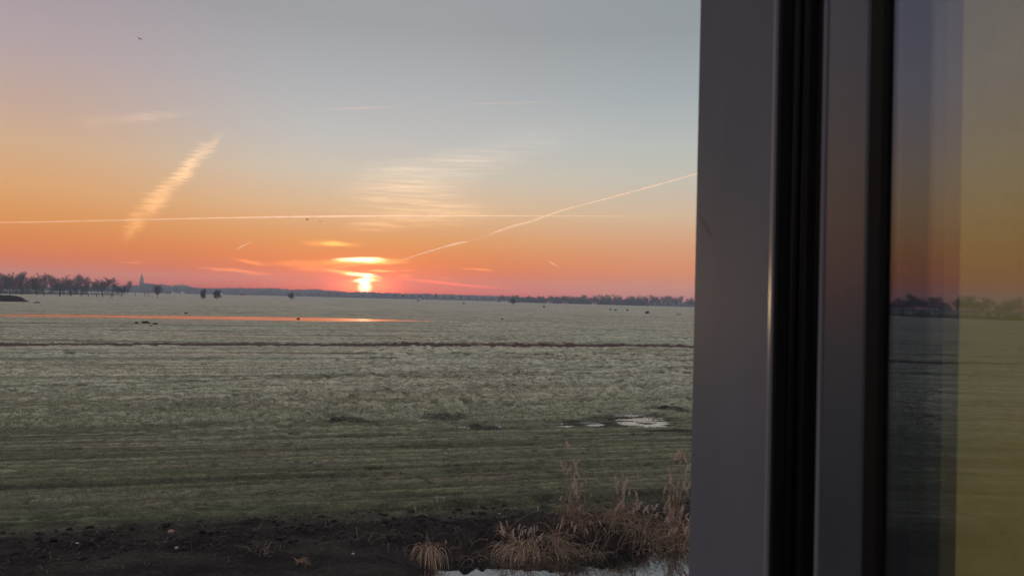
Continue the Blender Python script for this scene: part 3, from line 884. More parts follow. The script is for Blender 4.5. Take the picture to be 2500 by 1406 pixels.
# far wood: one mass at the horizon
prof_x = [-2100, -400, 0, 180, 318, 356, 392, 421, 446, 466, 493, 542, 587, 617, 652, 710, 768, 814, 884, 954, 1000, 1036, 1104, 1184, 1242, 1396, 1560, 1700, 2100, 2900]
prof_y = [650, 690, 700, 698, 697, 696, 692, 696, 694, 698, 703, 702.5, 702, 703, 701, 705.5, 705, 709, 711.5, 714.5, 717, 716, 718.5, 720.5, 723, 730, 733, 737, 745, 765]
V, Fc, nb = [], [], 0
mb = MB()
for X in list(np.arange(-2100, -400, 9)) + list(np.arange(-400, 2900, 4.2)):
    Yt = float(np.interp(X, prof_x, prof_y)) + random.uniform(-1.0, 2.4)
    dist = random.uniform(2050, 2300)
    c_ = far(X, 720, dist)
    top = far(X, Yt, dist).z
    w_ = random.uniform(6, 12)
    mb.blob((c_.x, c_.y, top * .40), (w_, w_, top * .52), int(X * 7) & 0xffff, .3, 7, 5)
    n_ = 90
    dd = rng.normal(0, 1, (n_, 3)); dd /= np.linalg.norm(dd, axis=1, keepdims=True); dd[:, 2] = np.abs(dd[:, 2])
    b0 = np.array([c_.x, c_.y, top * .45]) + dd * np.array([w_, w_, top * .48]) * rng.uniform(.8, 1.08, (n_, 1))
    tip = b0 + dd * rng.uniform(1, 2.6, (n_, 1)) + rng.normal(0, .8, (n_, 3))
    sd = rng.normal(0, 1, (n_, 3)); sd /= np.linalg.norm(sd, axis=1, keepdims=True)
    P = np.stack([b0 - sd * .9, b0 + sd * .9, tip], 1).reshape(-1, 3)
    V.append(P); Fc.append(np.arange(len(P)).reshape(-1, 3) + nb); nb += len(P)
core = np.array(mb.v)
tri = []
for f in mb.f:
    tri += [f] if len(f) == 3 else [(f[0], f[1], f[2]), (f[0], f[2], f[3])]
V.append(core); Fc.append(np.array(tri) + nb)
o = obj('distant_wood', np_mesh('distant_wood', np.concatenate(V), np.concatenate(Fc), mat('hazed_twigs', (.19, .175, .19), .9, .1, var=.3, scale=.05)), kind='stuff')  # distance haze over the wood painted in as a paler twig colour
o['label'] = 'hazy blue wood along the horizon'

# ------------------------------------------------------------------ church and village
M_CHW = mat('church_brick', (.14, .09, .075), .9, .2, var=.15, scale=1.5)
M_SLATE = mat('slate', (.06, .062, .07), .7, .3, var=.15, scale=2)
M_WHITE = mat('white_render', (.78, .77, .74), .8, .2, var=.05, scale=2)
M_RBRICK = mat('red_brick', (.26, .13, .09), .9, .2, var=.2, scale=3)
M_TILE = mat('roof_tile', (.15, .08, .06), .8, .2, var=.2, scale=4)
M_PANE = mat('house_pane', (.03, .035, .04), .1, .5)
M_GOLD = mat('weathercock_metal', (.35, .27, .10), .4, .5, .8)

cp = far(345, 712, 2000); cp.z = 0
church = thing('church', 'grey village church with tall pointed spire rising above the horizon trees', 'church', cp, math.atan2(-cp.x, cp.y) + .25)
pxm = 2000 / F_PX
tw = MB(); tw.box(-4.2, 4.2, -4.2, 4.2, 0, 27); obj('tower', tw.mesh('tower', M_CHW), church)
bf = MB(); bf.box(-3.3, 3.3, -3.3, 3.3, 27.01, 35)
belfry = obj('belfry', bf.mesh('belfry', M_CHW), church)
co = MB(); co.box(-4.5, 4.5, -4.5, 4.5, 26.2, 26.95); obj('cornice', co.mesh('cornice', M_SLATE), church)
sp_ = MB()
ring = lambda r_, z_: [(r_ * math.cos(math.pi / 4 * k + math.pi / 8), r_ * math.sin(math.pi / 4 * k + math.pi / 8), z_) for k in range(8)]
vs = ring(4.1, 35.02) + ring(2.2, 38.5) + ring(1.2, 43) + [(0, 0, 50.5)]
fs = [tuple(range(7, -1, -1))]
for l in (0, 8):
    fs += [(l + k, l + (k + 1) % 8, l + 8 + (k + 1) % 8, l + 8 + k) for k in range(8)]
fs += [(16 + k, 16 + (k + 1) % 8, 24) for k in range(8)]
sp_.add(vs, fs)
spire = obj('spire', sp_.mesh('spire', M_SLATE), church)
fi = MB(); fi.tube([(0, 0, 50.2), (0, 0, 53)], [.25, .1], 6); fi.tube([(-.9, 0, 51.8), (.9, 0, 51.8)], [.12, .12], 4); obj('finial', fi.mesh('finial', M_GOLD), spire)
nv = MB(); nv.box(4.21, 30, -7, 7, 0, 13); obj('nave', nv.mesh('nave', M_CHW), church)
rf = MB(); rf.add([(4.21, -7.6, 12.8), (30.5, -7.6, 12.8), (30.5, 7.6, 12.8), (4.21, 7.6, 12.8), (4.21, 0, 23), (30.5, 0, 23)], [(0, 1, 5, 4), (2, 3, 4, 5), (1, 2, 5), (3, 0, 4), (3, 2, 1, 0)])
obj('roof', rf.mesh('roof', M_SLATE), church)
ais = MB(); ais.box(6, 28, -12, -7.01, 0, 7); ais.add([(6, -12.4, 7.01), (28, -12.4, 7.01), (28, -7.02, 11), (6, -7.02, 11), (6, -7.02, 7.01), (28, -7.02, 7.01)], [(0, 1, 2, 3), (0, 3, 4), (1, 5, 2), (0, 4, 5, 1)])
obj('aisle', ais.mesh('aisle', M_CHW), church)
lw = MB(); lw.box(-.7, .7, -.05, .05, 0, 4)
lwm = lw.mesh('louvre', M_PANE)
for s_, rz in (((0, -3.36, 29), 0), ((0, 3.36, 29), 0), ((3.36, 0, 29), math.pi / 2), ((-3.36, 0, 29), math.pi / 2)):
    o = obj('louvre', lwm, belfry, s_); o.rotation_euler.z = rz
wmn = MB(); wmn.box(-.8, .8, -.05, .05, 0, 5)
wmm = wmn.mesh('window', M_PANE)
for k in range(4):
    obj('window', wmm, church, (9 + 5.5 * k, -12.07, 1.2))

def house_(X, Yb, wpx, label, wm, dist, rz=0.0, hgt=3.2, roofm=M_TILE):
    p = far(X, Yb, dist); p.z = 0
    w_ = wpx * dist / F_PX / 2; d_ = w_ * .75; r_ = d_ * .95
    h = thing('village_house', label, 'house', p, math.atan2(-p.x, p.y) + rz, 'houses of the far village')
    a = MB(); a.box(-w_, w_, -d_, d_, 0, hgt)
    a.add([(-w_, -d_, hgt + .001), (-w_, d_, hgt + .001), (-w_, 0, hgt + r_ - .12), (w_, -d_, hgt + .001), (w_, d_, hgt + .001), (w_, 0, hgt + r_ - .12)], [(0, 2, 1), (3, 4, 5), (0, 3, 5, 2), (1, 2, 5, 4)])
    obj('wall', a.mesh('wall', wm), h)
    a = MB()
    for s_ in (-1, 1):
        e0, e1 = s_ * (d_ + .35), hgt - .3
        vs = [(-w_ - .2, e0, e1), (w_ + .2, e0, e1), (w_ + .2, 0, hgt + r_), (-w_ - .2, 0, hgt + r_)]
        a.add(vs + [(x_, y_, z_ + .22) for x_, y_, z_ in vs], [(0, 1, 2, 3), (7, 6, 5, 4), (0, 4, 5, 1), (1, 5, 6, 2), (3, 2, 6, 7), (0, 3, 7, 4)])
    ro = obj('roof', a.mesh('roof', roofm), h)
    a = MB(); a.box(-.4, .4, -.4, .4, 0, 1.6); obj('chimney', a.mesh('chimney', M_RBRICK), ro, (w_ * .5, d_ * .2, hgt + r_ * .75))
    a = MB(); a.box(-.55, .55, -.06, .06, 0, 1.3); wn2 = a.mesh('window', M_PANE)
    for k in (-.6, .55):
        obj('window', wn2, h, (w_ * k, -d_ - .05, 1.0))
    a = MB(); a.box(-.5, .5, -.05, .05, 0, 2.1); obj('door', a.mesh('door', M_PANE), h, (0, -d_ - .04, .02))
    return h
for X, w_, lb, m_, dist, rz, hh in [(428, 13, 'widest white house in the village right of the church', M_WHITE, 1720, .3, 3.4), (447, 9, 'small white house between two village trees', M_WHITE, 1760, 1.2, 3.6),
        (410, 8, 'low brick house left of the widest white house', M_RBRICK, 1740, .2, 3.0), (541, 7, 'pale small house alone behind the bushy tree', M_WHITE, 1780, 1.4, 3.4),
        (646, 10, 'white farmhouse at the wood edge left of the sun', M_WHITE, 1650, .1, 3.0), (592, 8, 'brick house in front of the wood left of the farmhouse', M_RBRICK, 1750, .7, 3.0),
        (1025, 6, 'tiny bright house just right of the sun among roadside trees', M_WHITE, 1720, 1.3, 3.0), (1232, 17, 'long white house behind the lone round tree', M_WHITE, 1560, .05, 3.2),
        (1342, 9, 'white house under the right-hand trees, nearer the lone round tree', M_WHITE, 1330, .4, 2.8), (1380, 12, 'long white barn under the right-hand trees', M_WHITE, 1310, .1, 2.4),
        (1452, 10, 'dim white house deep under the right-hand trees', M_WHITE, 1330, .2, 3.0), (355, 9, 'brick house in front of the church', M_RBRICK, 1760, .2, 2.8), (378, 8, 'low pale house right of the church', M_WHITE, 1790, .9, 2.8)]:
    house_(X, 720, w_, lb, m_, dist, rz, hh)

# ------------------------------------------------------------------ posts, mounds, bits on the field
M_POST = mat('weathered_post', (.05, .040, .034), .9, .1, var=.3, scale=8)
pm_ = MB()
pm_.tube([(0, 0, -.3), (.01, 0, .8), (.02, .01, 1.55)], [.11, .10, .09], 7)
pm_.blob((.02, .01, 1.56), (.10, .10, .05), 3, .15, 7, 4)
postm = pm_.mesh('fence_post', M_POST)
for k, (zx, zt, zb) in enumerate([(110, 412, 445), (240, 405, 447), (402, 405, 450), (477, 410, 453), (652, 395, 460), (772, 415, 463), (886, 425, 465), (962, 432, 467), (1050, 435, 469), (1118, 430, 470), (1221, 425, 472), (1472, 428, 459), (1578, 430, 460), (1618, 434, 462)]):
    X, Yb = z1(zx, zb); _, Yt = z1(zx, zt)
    p = at(X, Yb); h = (Yb - Yt) / F_PX * p.length
    o = obj('fence_post', postm, loc=p)
    o.scale = (h / 1.6 * 1.6, h / 1.6 * 1.6, h / 1.6)
    o.rotation_euler = (random.uniform(-.05, .05), random.uniform(-.05, .05), random.uniform(0, 6))
    tag(o, f'dark wooden post in the pasture, {ORD[k]} from the left before the shelter belt' if k < 11 else ['dark post alone in the grass below the church', 'left one of two small posts near the lone tree', 'right one of two small posts near the lone tree'][k - 11], 'post', 'fence posts before the shelter belt')

M_EARTH = mat('dark_earth', (.040, .026, .022), .95, .1, var=.4, scale=4, bump=.5)
def mound(X, Yb, wpx, hpx, label, name='earth_mound', cat='mound', group=None, seed=0, mt=None):
    p = at(X, Yb); L = p.length
    w_ = wpx / 2 * L / F_PX; h_ = hpx * L / F_PX
    a = MB(); a.blob((0, 0, -h_ * .7), (w_, w_ * .8, h_ * 1.7), seed, .10, 18, 14)
    o = obj(name, a.mesh(name, mt or M_EARTH, True), loc=(p.x, p.y + w_ * .5, ground_z(p.x, p.y)))
    return tag(o, label, cat, group)
mound(-8, 735.5, 92, 12, 'large dark heap of earth at the left edge before the shelter belt', seed=5)
mound(88, 739.5, 14, 2.2, 'small dark clod beside the big earth heap', 'earth_clod', 'clod', 'dark clods on the frosted field', 6)
mound(352, 789, 22, 4.0, 'biggest dark clod below the water strip', 'earth_clod', 'clod', 'dark clods on the frosted field', 7)
mound(377, 792, 14, 3.0, 'dark clod right of the biggest clod below the water strip', 'earth_clod', 'clod', 'dark clods on the frosted field', 8)
mound(366, 796, 11, 3.0, 'small dark clod in front of the biggest clod', 'earth_clod', 'clod', 'dark clods on the frosted field', 9)
mound(332, 789, 9, 2.4, 'tiny dark clod left of the biggest clod', 'earth_clod', 'clod', 'dark clods on the frosted field', 10)
mound(453, 765.5, 9, 3.2, 'dark clod on the far bank of the water strip', 'earth_clod', 'clod', 'dark clods on the frosted field', 11)
mound(1226, 780.5, 8, 2.6, 'dark clod out on the frosted field right of the sun', 'earth_clod', 'clod', 'dark clods on the frosted field', 12)
# a duck on the water strip
dk = thing('duck', 'small dark duck afloat on the orange water strip', 'duck', at(728, 778.5, -.05), .5)
a = MB(); a.blob((0, 0, .10), (.36, .17, .16), 2, .08, 10, 7); a.blob((-.34, 0, .17), (.13, .06, .07), 3, .05, 8, 5)
a.tube([(.26, 0, .14), (.33, 0, .30), (.37, 0, .38)], [.08, .055, .06], 7); a.blob((.39, 0, .40), (.09, .07, .075), 4, .05, 8, 6)
obj('body', a.mesh('body', M_POST, True), dk)
a = MB(); a.tube([(.46, 0, .39), (.56, 0, .375)], [.03, .018], 5); obj('bill', a.mesh('bill', M_EARTH), dk)
# scrub on the right-hand field, a field gate
for X, Yb, Yt, lb, wd in [(1328, 751, 744, 'small dark bush alone on the right-hand field', .9), (1490, 758.5, 752, 'left dark tuft of three on the bank by the window frame', .8), (1503, 759, 754, 'middle pale tuft of three on the bank by the window frame', 1.4),
                          (1532, 759.5, 754, 'right dark tuft of three on the bank by the window frame', .9), (1580, 767, 759, 'low orange-tinted bush on the bank near the gate', 1.3), (1021, 735.5, 731, 'low dark bush below the roadside trees right of the sun', 2.0), (1132, 742, 738.5, 'low brown scrub patch on the field before the lone round tree', 2.6)]:
    tree('bush', len(lb), X, Yb, Yt, lb, 'bushes on the field', wd, 'bush', 'bush')
M_GATE = mat('gate_wood', (.20, .14, .11), .85, .2, var=.2, scale=5)
gp = at(1657, 770)
gt = thing('field_gate', 'pale wooden field gate standing near the window frame', 'gate', gp, .5)
gs = 12 / F_PX * gp.length / 3.2
gt.scale = (gs, gs, gs)
a = MB(); a.box(-.08, .08, -.08, .08, -.2, 1.7); pmh = a.mesh('post', M_GATE)
a = MB(); a.box(-1.5, 1.5, -.03, .03, -.06, .06); rmh = a.mesh('rail', M_GATE)
a = MB(); a.box(-.04, .04, .031, .07, .1, 1.5); bmh = a.mesh('upright', M_GATE)
for x_ in (-1.6, 1.6): obj('post', pmh, gt, (x_, 0, 0))
for z_ in (.25, .6, .95, 1.3): obj('rail', rmh, gt, (0, 0, z_))
for x_ in (-.9, 0, .9): obj('upright', bmh, gt, (x_, 0, 0))

# pale stones and a clod on the near bank
M_STONE = mat('pale_stone', (.46, .40, .36), .8, .3, var=.2, scale=30)
M_OSTONE = mat('tan_stone', (.42, .27, .19), .8, .3, var=.2, scale=30)
for X, Y, w_, lb, m_ in [(417, 1300, 15, 'tan stone lying on the muddy edge of the near field', M_OSTONE), (188, 1338, 9, 'white pebble low on the mud at far left', M_STONE), (431, 1338, 9, 'white pebble on the mud below the tan stone', M_STONE),
                         (861, 1393, 9, 'white pebble at the foot of the dark bank', M_STONE), (329, 1173, 7, 'white pebble on the grass rows at left', M_STONE), (577, 1164, 6, 'white pebble on the grass rows above the tan stone', M_STONE),
                         (768, 1128, 8, 'pale fleck of stone far up the grass rows', M_STONE), (966, 1236, 7, 'pale pebble at the end of the dark wheel rut', M_STONE), (800, 1248, 6, 'pale pebble on the bare grass left of the rut', M_STONE),
                         (1219, 1256, 7, 'pale pebble in the wheel rut', M_STONE), (1040, 1259, 6, 'pale pebble under the rut by the drooping grass', M_STONE)]:
    p = at(X, Y, -.05)
    z_ = ground_z(p.x, p.y)
    p = at(X, Y, z_); p.z = ground_z(p.x, p.y)
    r_ = w_ / 2 * p.length / F_PX
    a = MB(); a.blob((0, 0, r_ * .4), (r_, r_ * .8, r_ * .6), int(X), .2, 9, 6)
    tag(obj('stone', a.mesh('stone', m_, True), loc=p), lb, 'stone', 'stones on the bank and near field')

# ------------------------------------------------------------------ grass
M_GRASS = attr_mat('grass_blades')
def blades(name, x, y, h, wd, lean, tint_lo, tint_hi, label, droop=0.0):
    n_ = len(x)
    z, *_ = field(x, y)
    a = rng.random(n_) * 2 * np.pi
    la = rng.random(n_) * 2 * np.pi
    ln = lean * rng.random(n_) * h
    b = np.stack([x, y, z - .01], 1)
    s_ = np.stack([np.cos(a), np.sin(a), np.zeros(n_)], 1) * (wd / 2)[:, None]
    tip = b + np.stack([np.cos(la) * ln, np.sin(la) * ln, h], 1)
    P = np.stack([b - s_, b + s_, tip], 1).reshape(-1, 3)
    T = np.stack([tint_lo, tint_lo, tint_hi], 1).reshape(-1, 3)
    o = obj(name, np_mesh(name, P, np.arange(3 * n_).reshape(-1, 3), M_GRASS, tint=T), kind='stuff')
    o['label'] = label
    return o
def lerp(a, b, t):
    return a + (b - a) * t[:, None]
GRN, OLV, STRAW, FRST = (np.array(c_) for c_ in ((.13, .17, .075), (.21, .22, .115), (.31, .26, .17), (.76, .70, .50)))
n_ = 420000
yv = 1 / (1 / 19.5 + (1 / 62 - 1 / 19.5) * rng.random(n_) ** .9)
xv = (rng.random(n_) * 2 - 1) * (.78 * yv + 3)
u_, v_ = uv(xv, yv)
cx9 = rng.normal(0, 1, (n_ // 7 + 1, 2)); own = np.arange(n_) // 7
xv = xv[own * 7 % n_] + rng.normal(0, .05, n_); yv = yv[own * 7 % n_] + rng.normal(0, .045, n_); u_, v_ = uv(xv, yv)
z_, md_, so_, fr_, bk_, gp_ = field(xv, yv)
fr_ = fr_ * (1 - .85 * gp_)
tus = ss(33, 36.5, v_)
keep = (rng.random(n_) < 1 - .6 * gp_ * (v_ > 35)) & (md_ < .55 + .3 * rng.random(n_)) & (so_ * (1 - .5 * tus) < .35 + .6 * rng.random(n_)) & (v_ > 20.0) & (z_ > -.25)
xv, yv, v_, fr_, tus, md_ = (a[keep] for a in (xv, yv, v_, fr_, tus, md_))
n_ = len(xv)
h = (.03 + .07 * rng.random(n_)) * (1 + .9 * tus * rng.random(n_))
wd = (.010 + .012 * rng.random(n_)) * (1 + .5 * tus) * (yv / 25) ** .5
mixr = rng.random(n_)
lo = lerp(lerp(GRN, OLV, rng.random(n_)), STRAW, np.where(mixr > .72, rng.random(n_), 0))
hi = lerp(lo * 1.15, FRST, np.clip(.10 + fr_ * .95 * (.4 + .6 * rng.random(n_)), 0, 1) * (1 - md_))
lo = lerp(lo, FRST, fr_ * .35)
blades('grass', xv, yv, h, wd, .9, lo, hi, 'short frosted grass of the near field')
# long dead grass along the lip of the middle ditch
n_ = 26000
xv = rng.uniform(-85, 60, n_)
yv = MID_DITCH(xv) + 1.75 + np.abs(rng.normal(0, .45, n_)) - .35 * rng.random(n_)
keepm = N(xv * .35, 2.0, 4) + .7 * N(xv * 1.3, 7.7, 5) + .6 * rng.random(len(xv)) > .85
xv, yv = xv[keepm], yv[keepm]; n_ = len(xv)
lo = lerp(np.array((.10, .07, .045)), STRAW, rng.random(n_)); hi = lerp(lo, FRST, .25 + .5 * rng.random(n_))
blades('grass', xv, yv, .08 + .20 * rng.random(n_) ** 2, .03 + .03 * rng.random(n_), .6, lo, hi, 'long dead grass along the dark ditch')
# straw and roots strewn over the mud
n_ = 2600
uu = rng.uniform(-16, 14, n_); vv_ = 18.3 + 2.6 * rng.random(n_)
xv = uu * C15 - vv_ * S15; yv = uu * S15 + vv_ * C15
z_, *_ = field(xv, yv)
a = rng.random(n_) * np.pi * 2; L_ = .05 + .28 * rng.random(n_) ** 2
dx = np.cos(a) * L_ / 2; dy = np.sin(a) * L_ / 2
z0_, *_ = field(xv - dx, yv - dy); z1_, *_ = field(xv + dx, yv + dy)
wd = .006 + .006 * rng.random(n_)
A0 = np.stack([xv - dx, yv - dy, z0_ + .012], 1); A1 = np.stack([xv + dx, yv + dy, z1_ + .012], 1); Mid = (A0 + A1) / 2; Mid[:, 2] = np.maximum(Mid[:, 2], z_ + .02)
S_ = np.stack([-np.sin(a), np.cos(a), np.zeros(n_)], 1) * (wd / 2)[:, None]
P = np.stack([A0 - S_, A0 + S_, Mid + S_ + [0, 0, .008], Mid - S_ + [0, 0, .008], A1 - S_, A1 + S_], 1).reshape(-1, 3)
b_ = np.arange(n_)[:, None] * 6
Fq = np.concatenate([b_ + [0, 1, 2, 3], b_ + [3, 2, 5, 4]], 0)
tt = np.repeat(lerp(np.array((.05, .036, .026)), np.array((.30, .22, .15)), rng.random(n_) ** 1.5), 6, axis=0)
o = obj('straw_litter', np_mesh('straw_litter', P, Fq, M_GRASS, tint=tt), kind='stuff'); o['label'] = 'dead stalks and straw strewn over the mud bank'
# loose clods on the mud
mb = MB()
for k in range(1500):
    u1 = random.uniform(-15, 13); v1 = random.uniform(18.9, 21.0)
    x1 = u1 * C15 - v1 * S15; y1 = u1 * S15 + v1 * C15
    r1 = .018 + .07 * random.random() ** 4
    mb.blob((x1, y1, 0), (r1 * random.uniform(.8, 1.5), r1, r1 * .8), k, .3, 6, 4)
vc = np.array(mb.v); per = 2 + 3 * 6
cen = vc.reshape(-1, per, 3).mean(1)
zc, *_ = field(cen[:, 0], cen[:, 1])
vc[:, 2] += np.repeat(zc, per)
mb.v = [tuple(p_) for p_ in vc]
o = obj('mud_clods', mb.mesh('mud_clods', mat('mud_clod', (.022, .017, .015), .8, .3, var=.4, scale=30), True), kind='stuff'); o['label'] = 'loose clods of wet mud on the ditch bank'

# ------------------------------------------------------------------ reeds on the ditch bank
M_REED = attr_mat('dry_reed', .8, .2)
M_PLUME = mat('reed_plume', (.64, .48, .38), .9, .1, var=.25, scale=25)
def plume_mesh(seed):
    rr = random.Random(seed)
    a = MB()
    a.tube([(0, 0, 0), (.01, 0, .14), (.05, 0, .27), (.085, 0, .33)], [.005, .004, .003, .001], 3, False)
    for k in range(30):
        f = k / 30
        z_ = .02 + .30 * f; x_ = .085 * f ** 2
        ph = rr.uniform(0, 6.28); L = (.10 + .04 * rr.random()) * (1 - .62 * f) * (0.55 + f * .9 if f < .5 else 1)
        d = Vector((math.cos(ph) * .5 + .35, math.sin(ph) * .5, rr.uniform(-.15, .75))).normalized()
        p0 = Vector((x_, 0, z_)); p1 = p0 + d * L * .55; p2 = p0 + d * L + Vector((.02, 0, -.02))
        s_ = d.orthogonal().normalized() * L * .17; t_ = d.cross(s_).normalized() * L * .12
        a.add([p0, p1 + s_, p2, p1 - s_, p1 + t_, p1 - t_], [(0, 1, 4), (0, 4, 3), (4, 1, 2), (3, 4, 2), (0, 5, 1), (0, 3, 5), (5, 2, 1), (5, 3, 2)])
    return a.mesh('plume', M_PLUME)
PLUMES = [plume_mesh(k) for k in range(4)]

class Strips:
    def __init__(s):
        s.P, s.F, s.T, s.n = [], [], [], 0
    def add(s, pts, w0, w1, col):
        """a thin blade: three-sided tapering strand along pts"""
        k = len(pts)
        for i, p in enumerate(pts):
            d = (pts[min(i + 1, k - 1)] - pts[max(i - 1, 0)]).normalized()
            a = d.cross(Vector((random.random() - .5, random.random() - .5, .3))).normalized() if i == 0 else (s_prev - d * s_prev.dot(d)).normalized()
            s_prev = a
            w = w0 + (w1 - w0) * i / (k - 1)
            c = d.cross(a)
            s.P += [tuple(p + a * w / 2), tuple(p - a * w / 4 + c * w * .43), tuple(p - a * w / 4 - c * w * .43)]
            s.T += [col] * 3
        for i in range(k - 1):
            b = s.n + i * 3
            for j in range(3):
                s.F.append((b + j, b + (j + 1) % 3, b + 3 + (j + 1) % 3, b + 3 + j))
        s.n += k * 3
    def build(s, name, parent):
        me = np_mesh(name, np.array(s.P), np.array(s.F), M_REED, tint=np.array(s.T))
        return obj(name, me, parent, kind='stuff')

def tan(lo=.5, hi=1.0):
    k = random.uniform(lo * .6, hi * 1.2)
    c = random.choice([(.68, .48, .32), (.58, .40, .26), (.80, .59, .40), (.44, .30, .20)])
    return tuple(x_ * k for x_ in c)

def arc(p0, d, L, droop, k=6):
    pts, p, d = [p0.copy()], p0.copy(), d.normalized()
    for i in range(k):
        d = (d + Vector((0, 0, -droop * (i + 1) / k)) + Vector((random.gauss(0, .05), random.gauss(0, .05), 0))).normalized()
        p = p + d * L / k
        pts.append(p.copy())
    return pts

def clump(X, Y, z, label, name, n_leaf, leaf_len, droop, spread, fwd, stems, width=.5, leaf_w=.011, lo=.5, hi=1.0, comb=0.0, up=(.4, 1.2)):
    """a clump of dry reed rooted at photo pixel X, Y; stems: list of (dx px, top px, plume?)"""
    p0 = at(X, Y, z)
    base = Vector((p0.x, p0.y, ground_z(p0.x, p0.y)))
    t = thing(name, label, 'reeds', base, 0, 'dry reeds on the ditch bank')
    S_ = Strips()
    for k in range(int(n_leaf * 1.3)):
        b = Vector((random.gauss(0, width * .45), random.gauss(0, width * .22), 0))
        b.z = ground_z(base.x + b.x, base.y + b.y) - base.z - .02
        d = Vector((random.gauss(comb, spread) + b.x * .5, random.gauss(0, spread) - fwd, random.uniform(*up)))
        S_.add(arc(b, d, leaf_len * random.uniform(.5, 1.15), droop * random.uniform(.6, 1.3)), leaf_w * 1.35 * random.uniform(.7, 1.2), .003, tan(lo, hi))
    S_.build('leaves', t)
    if stems:
        T_ = Strips()
        dist = p0.length
        for (sx, top, pl) in stems:
            tp = EYE + (D(sx, top) * ((Vector((base.x, base.y, EYE.z)) - EYE).length / math.hypot(D(sx, top).x, D(sx, top).y)))
            tp.y += random.uniform(-.25, .25)
            tl = tp - base
            b = Vector((random.gauss(0, width * .22) + .35 * tl.x * random.random(), random.gauss(0, width * .15), 0))
            b.z = ground_z(base.x + b.x, base.y + b.y) - base.z - .02
            mid = b.lerp(tl, .5) + Vector((random.gauss(0, .04), random.gauss(0, .04), random.uniform(.0, .10)))
            if pl:
                tl = tl - Vector((0, 0, .24 * pl))
            pts = [b, b.lerp(mid, .5) + Vector((0, 0, .02)), mid, mid.lerp(tl, .5) + Vector((0, 0, .02)), tl]
            T_.add(pts, .009, .006, tan(.6, 1.0))
            if pl:
                o = obj('plume', random.choice(PLUMES), t, tl)
                o.rotation_euler = (random.uniform(-.3, .3), random.uniform(-.2, .5), random.uniform(0, 6.28))
                o.scale = (pl * random.uniform(.95, 1.35),) * 3
            if random.random() < .8:      # a leaf or two hanging off the stalk
                f = random.uniform(.2, .7)
                T_.add(arc(b.lerp(mid, f), Vector((random.gauss(0, .8), random.gauss(0, .5), .9)), random.uniform(.25, .5), .5, 4), .010, .003, tan(.5, .9))
        T_.build('stalks', t)
    return t

def spray(n_, x0, x1, y0, y1, pl=(.55, .95)):
    return [(random.uniform(x0, x1), random.uniform(y0, y1), random.uniform(*pl)) for _ in range(n_)]
# drooping tuft, left
clump(1048, 1322, -.2, 'leftmost drooping tuft of dry grass hanging over the dark bank', 'reed_tuft', 150, 1.05, 1.2, .16, .5, [(1062, 1295, 0), (1040, 1300, 0), (1088, 1325, .35)], .20, .013, .5, 1.05, .06, (.1, .9))
# wide combed-over clump
clump(1285, 1300, -.1, 'wide combed-over clump of dry sedge drooping to the water', 'reed_tuft', 330, 1.05, .95, .42, .55, spray(14, 1225, 1340, 1284, 1312, (.4, .6)), .62, .012, .55, 1.1, -.45, (.1, .9))
clump(1362, 1298, -.15, 'ragged clump of broken reed between the sedge and the tall reeds', 'reed_tuft', 170, 1.0, .75, .55, .45, spray(6, 1330, 1400, 1262, 1300, (.35, .55)), .5, .011, .4, .9, .3)
# tall reed stand
tall_st = [(1390, 1078, .85), (1376, 1130, .75), (1384, 1146, .75), (1372, 1128, .5), (1404, 1122, .8), (1412, 1135, .8), (1416, 1150, .75), (1402, 1160, .7), (1396, 1175, .65), (1410, 1172, .8), (1418, 1182, .7), (1405, 1190, .7), (1412, 1200, .7),
           (1432, 1175, .45), (1425, 1178, .45), (1400, 1190, .6), (1366, 1211, .4), (1410, 1235, .55), (1395, 1063, 0), (1406, 1060, 0), (1442, 1208, .3)]
clump(1405, 1275, -.1, 'tallest reed stand with feathery plumes rising against the green field', 'reed_stand', 150, .95, .6, .5, .3, tall_st, .35, .010, .45, .95)
clump(1512, 1268, -.1, 'middle reed stand with bunched plumes right of the tallest reeds', 'reed_stand', 150, .95, .65, .5, .35,
      spray(7, 1498, 1525, 1150, 1210, (.5, .75)) + spray(4, 1525, 1570, 1165, 1200, (.4, .65)) + spray(10, 1500, 1560, 1200, 1245, (.5, .75)), .42, .010, .45, .95)
clump(1580, 1282, -.1, 'low tangle of fallen reeds between the two right-hand stands', 'reed_tuft', 160, 1.0, .7, .6, .4, spray(5, 1550, 1600, 1215, 1260, (.45, .65)), .5, .010, .4, .9, -.35)
clump(1642, 1270, -.05, 'densest reed stand crowded with plumes beside the window frame', 'reed_stand', 200, 1.0, .6, .5, .3,
      spray(9, 1632, 1680, 1098, 1160, (.5, .8)) + spray(14, 1615, 1682, 1150, 1215, (.5, .8)) + spray(12, 1595, 1680, 1200, 1260, (.45, .7)) + spray(9, 1620, 1680, 1240, 1300, (.5, .75)) + [(1593, 1110, .3), (1637, 1102, .4), (1650, 1100, .75)], .55, .010, .45, .95)
clump(1668, 1300, -.2, 'reed clump drooping towards the water right against the window frame', 'reed_tuft', 200, 1.1, .8, .5, .5, spray(12, 1625, 1690, 1262, 1320, (.45, .7)), .55, .011, .4, .95)
clump(1235, 1290, -.1, 'small bent tuft with brown heads left of the wide sedge clump', 'reed_tuft', 40, .6, .8, .5, .2, [(1228, 1272, .45), (1240, 1278, .45), (1252, 1290, .4), (1316, 1240, .5)], .3, .009, .4, .8)
clump(1016, 1262, -.05, 'single short bent reed with one tan head on the field edge', 'reed_tuft', 8, .3, .8, .4, .1, [(1015, 1240, .42)], .1, .008, .5, .9)
clump(1072, 1240, 0, 'two thin upright reed shoots with small heads by the rut', 'reed_tuft', 6, .3, .8, .4, .1, [(1066, 1220, .4), (1085, 1218, .35)], .1, .008, .5, .9)
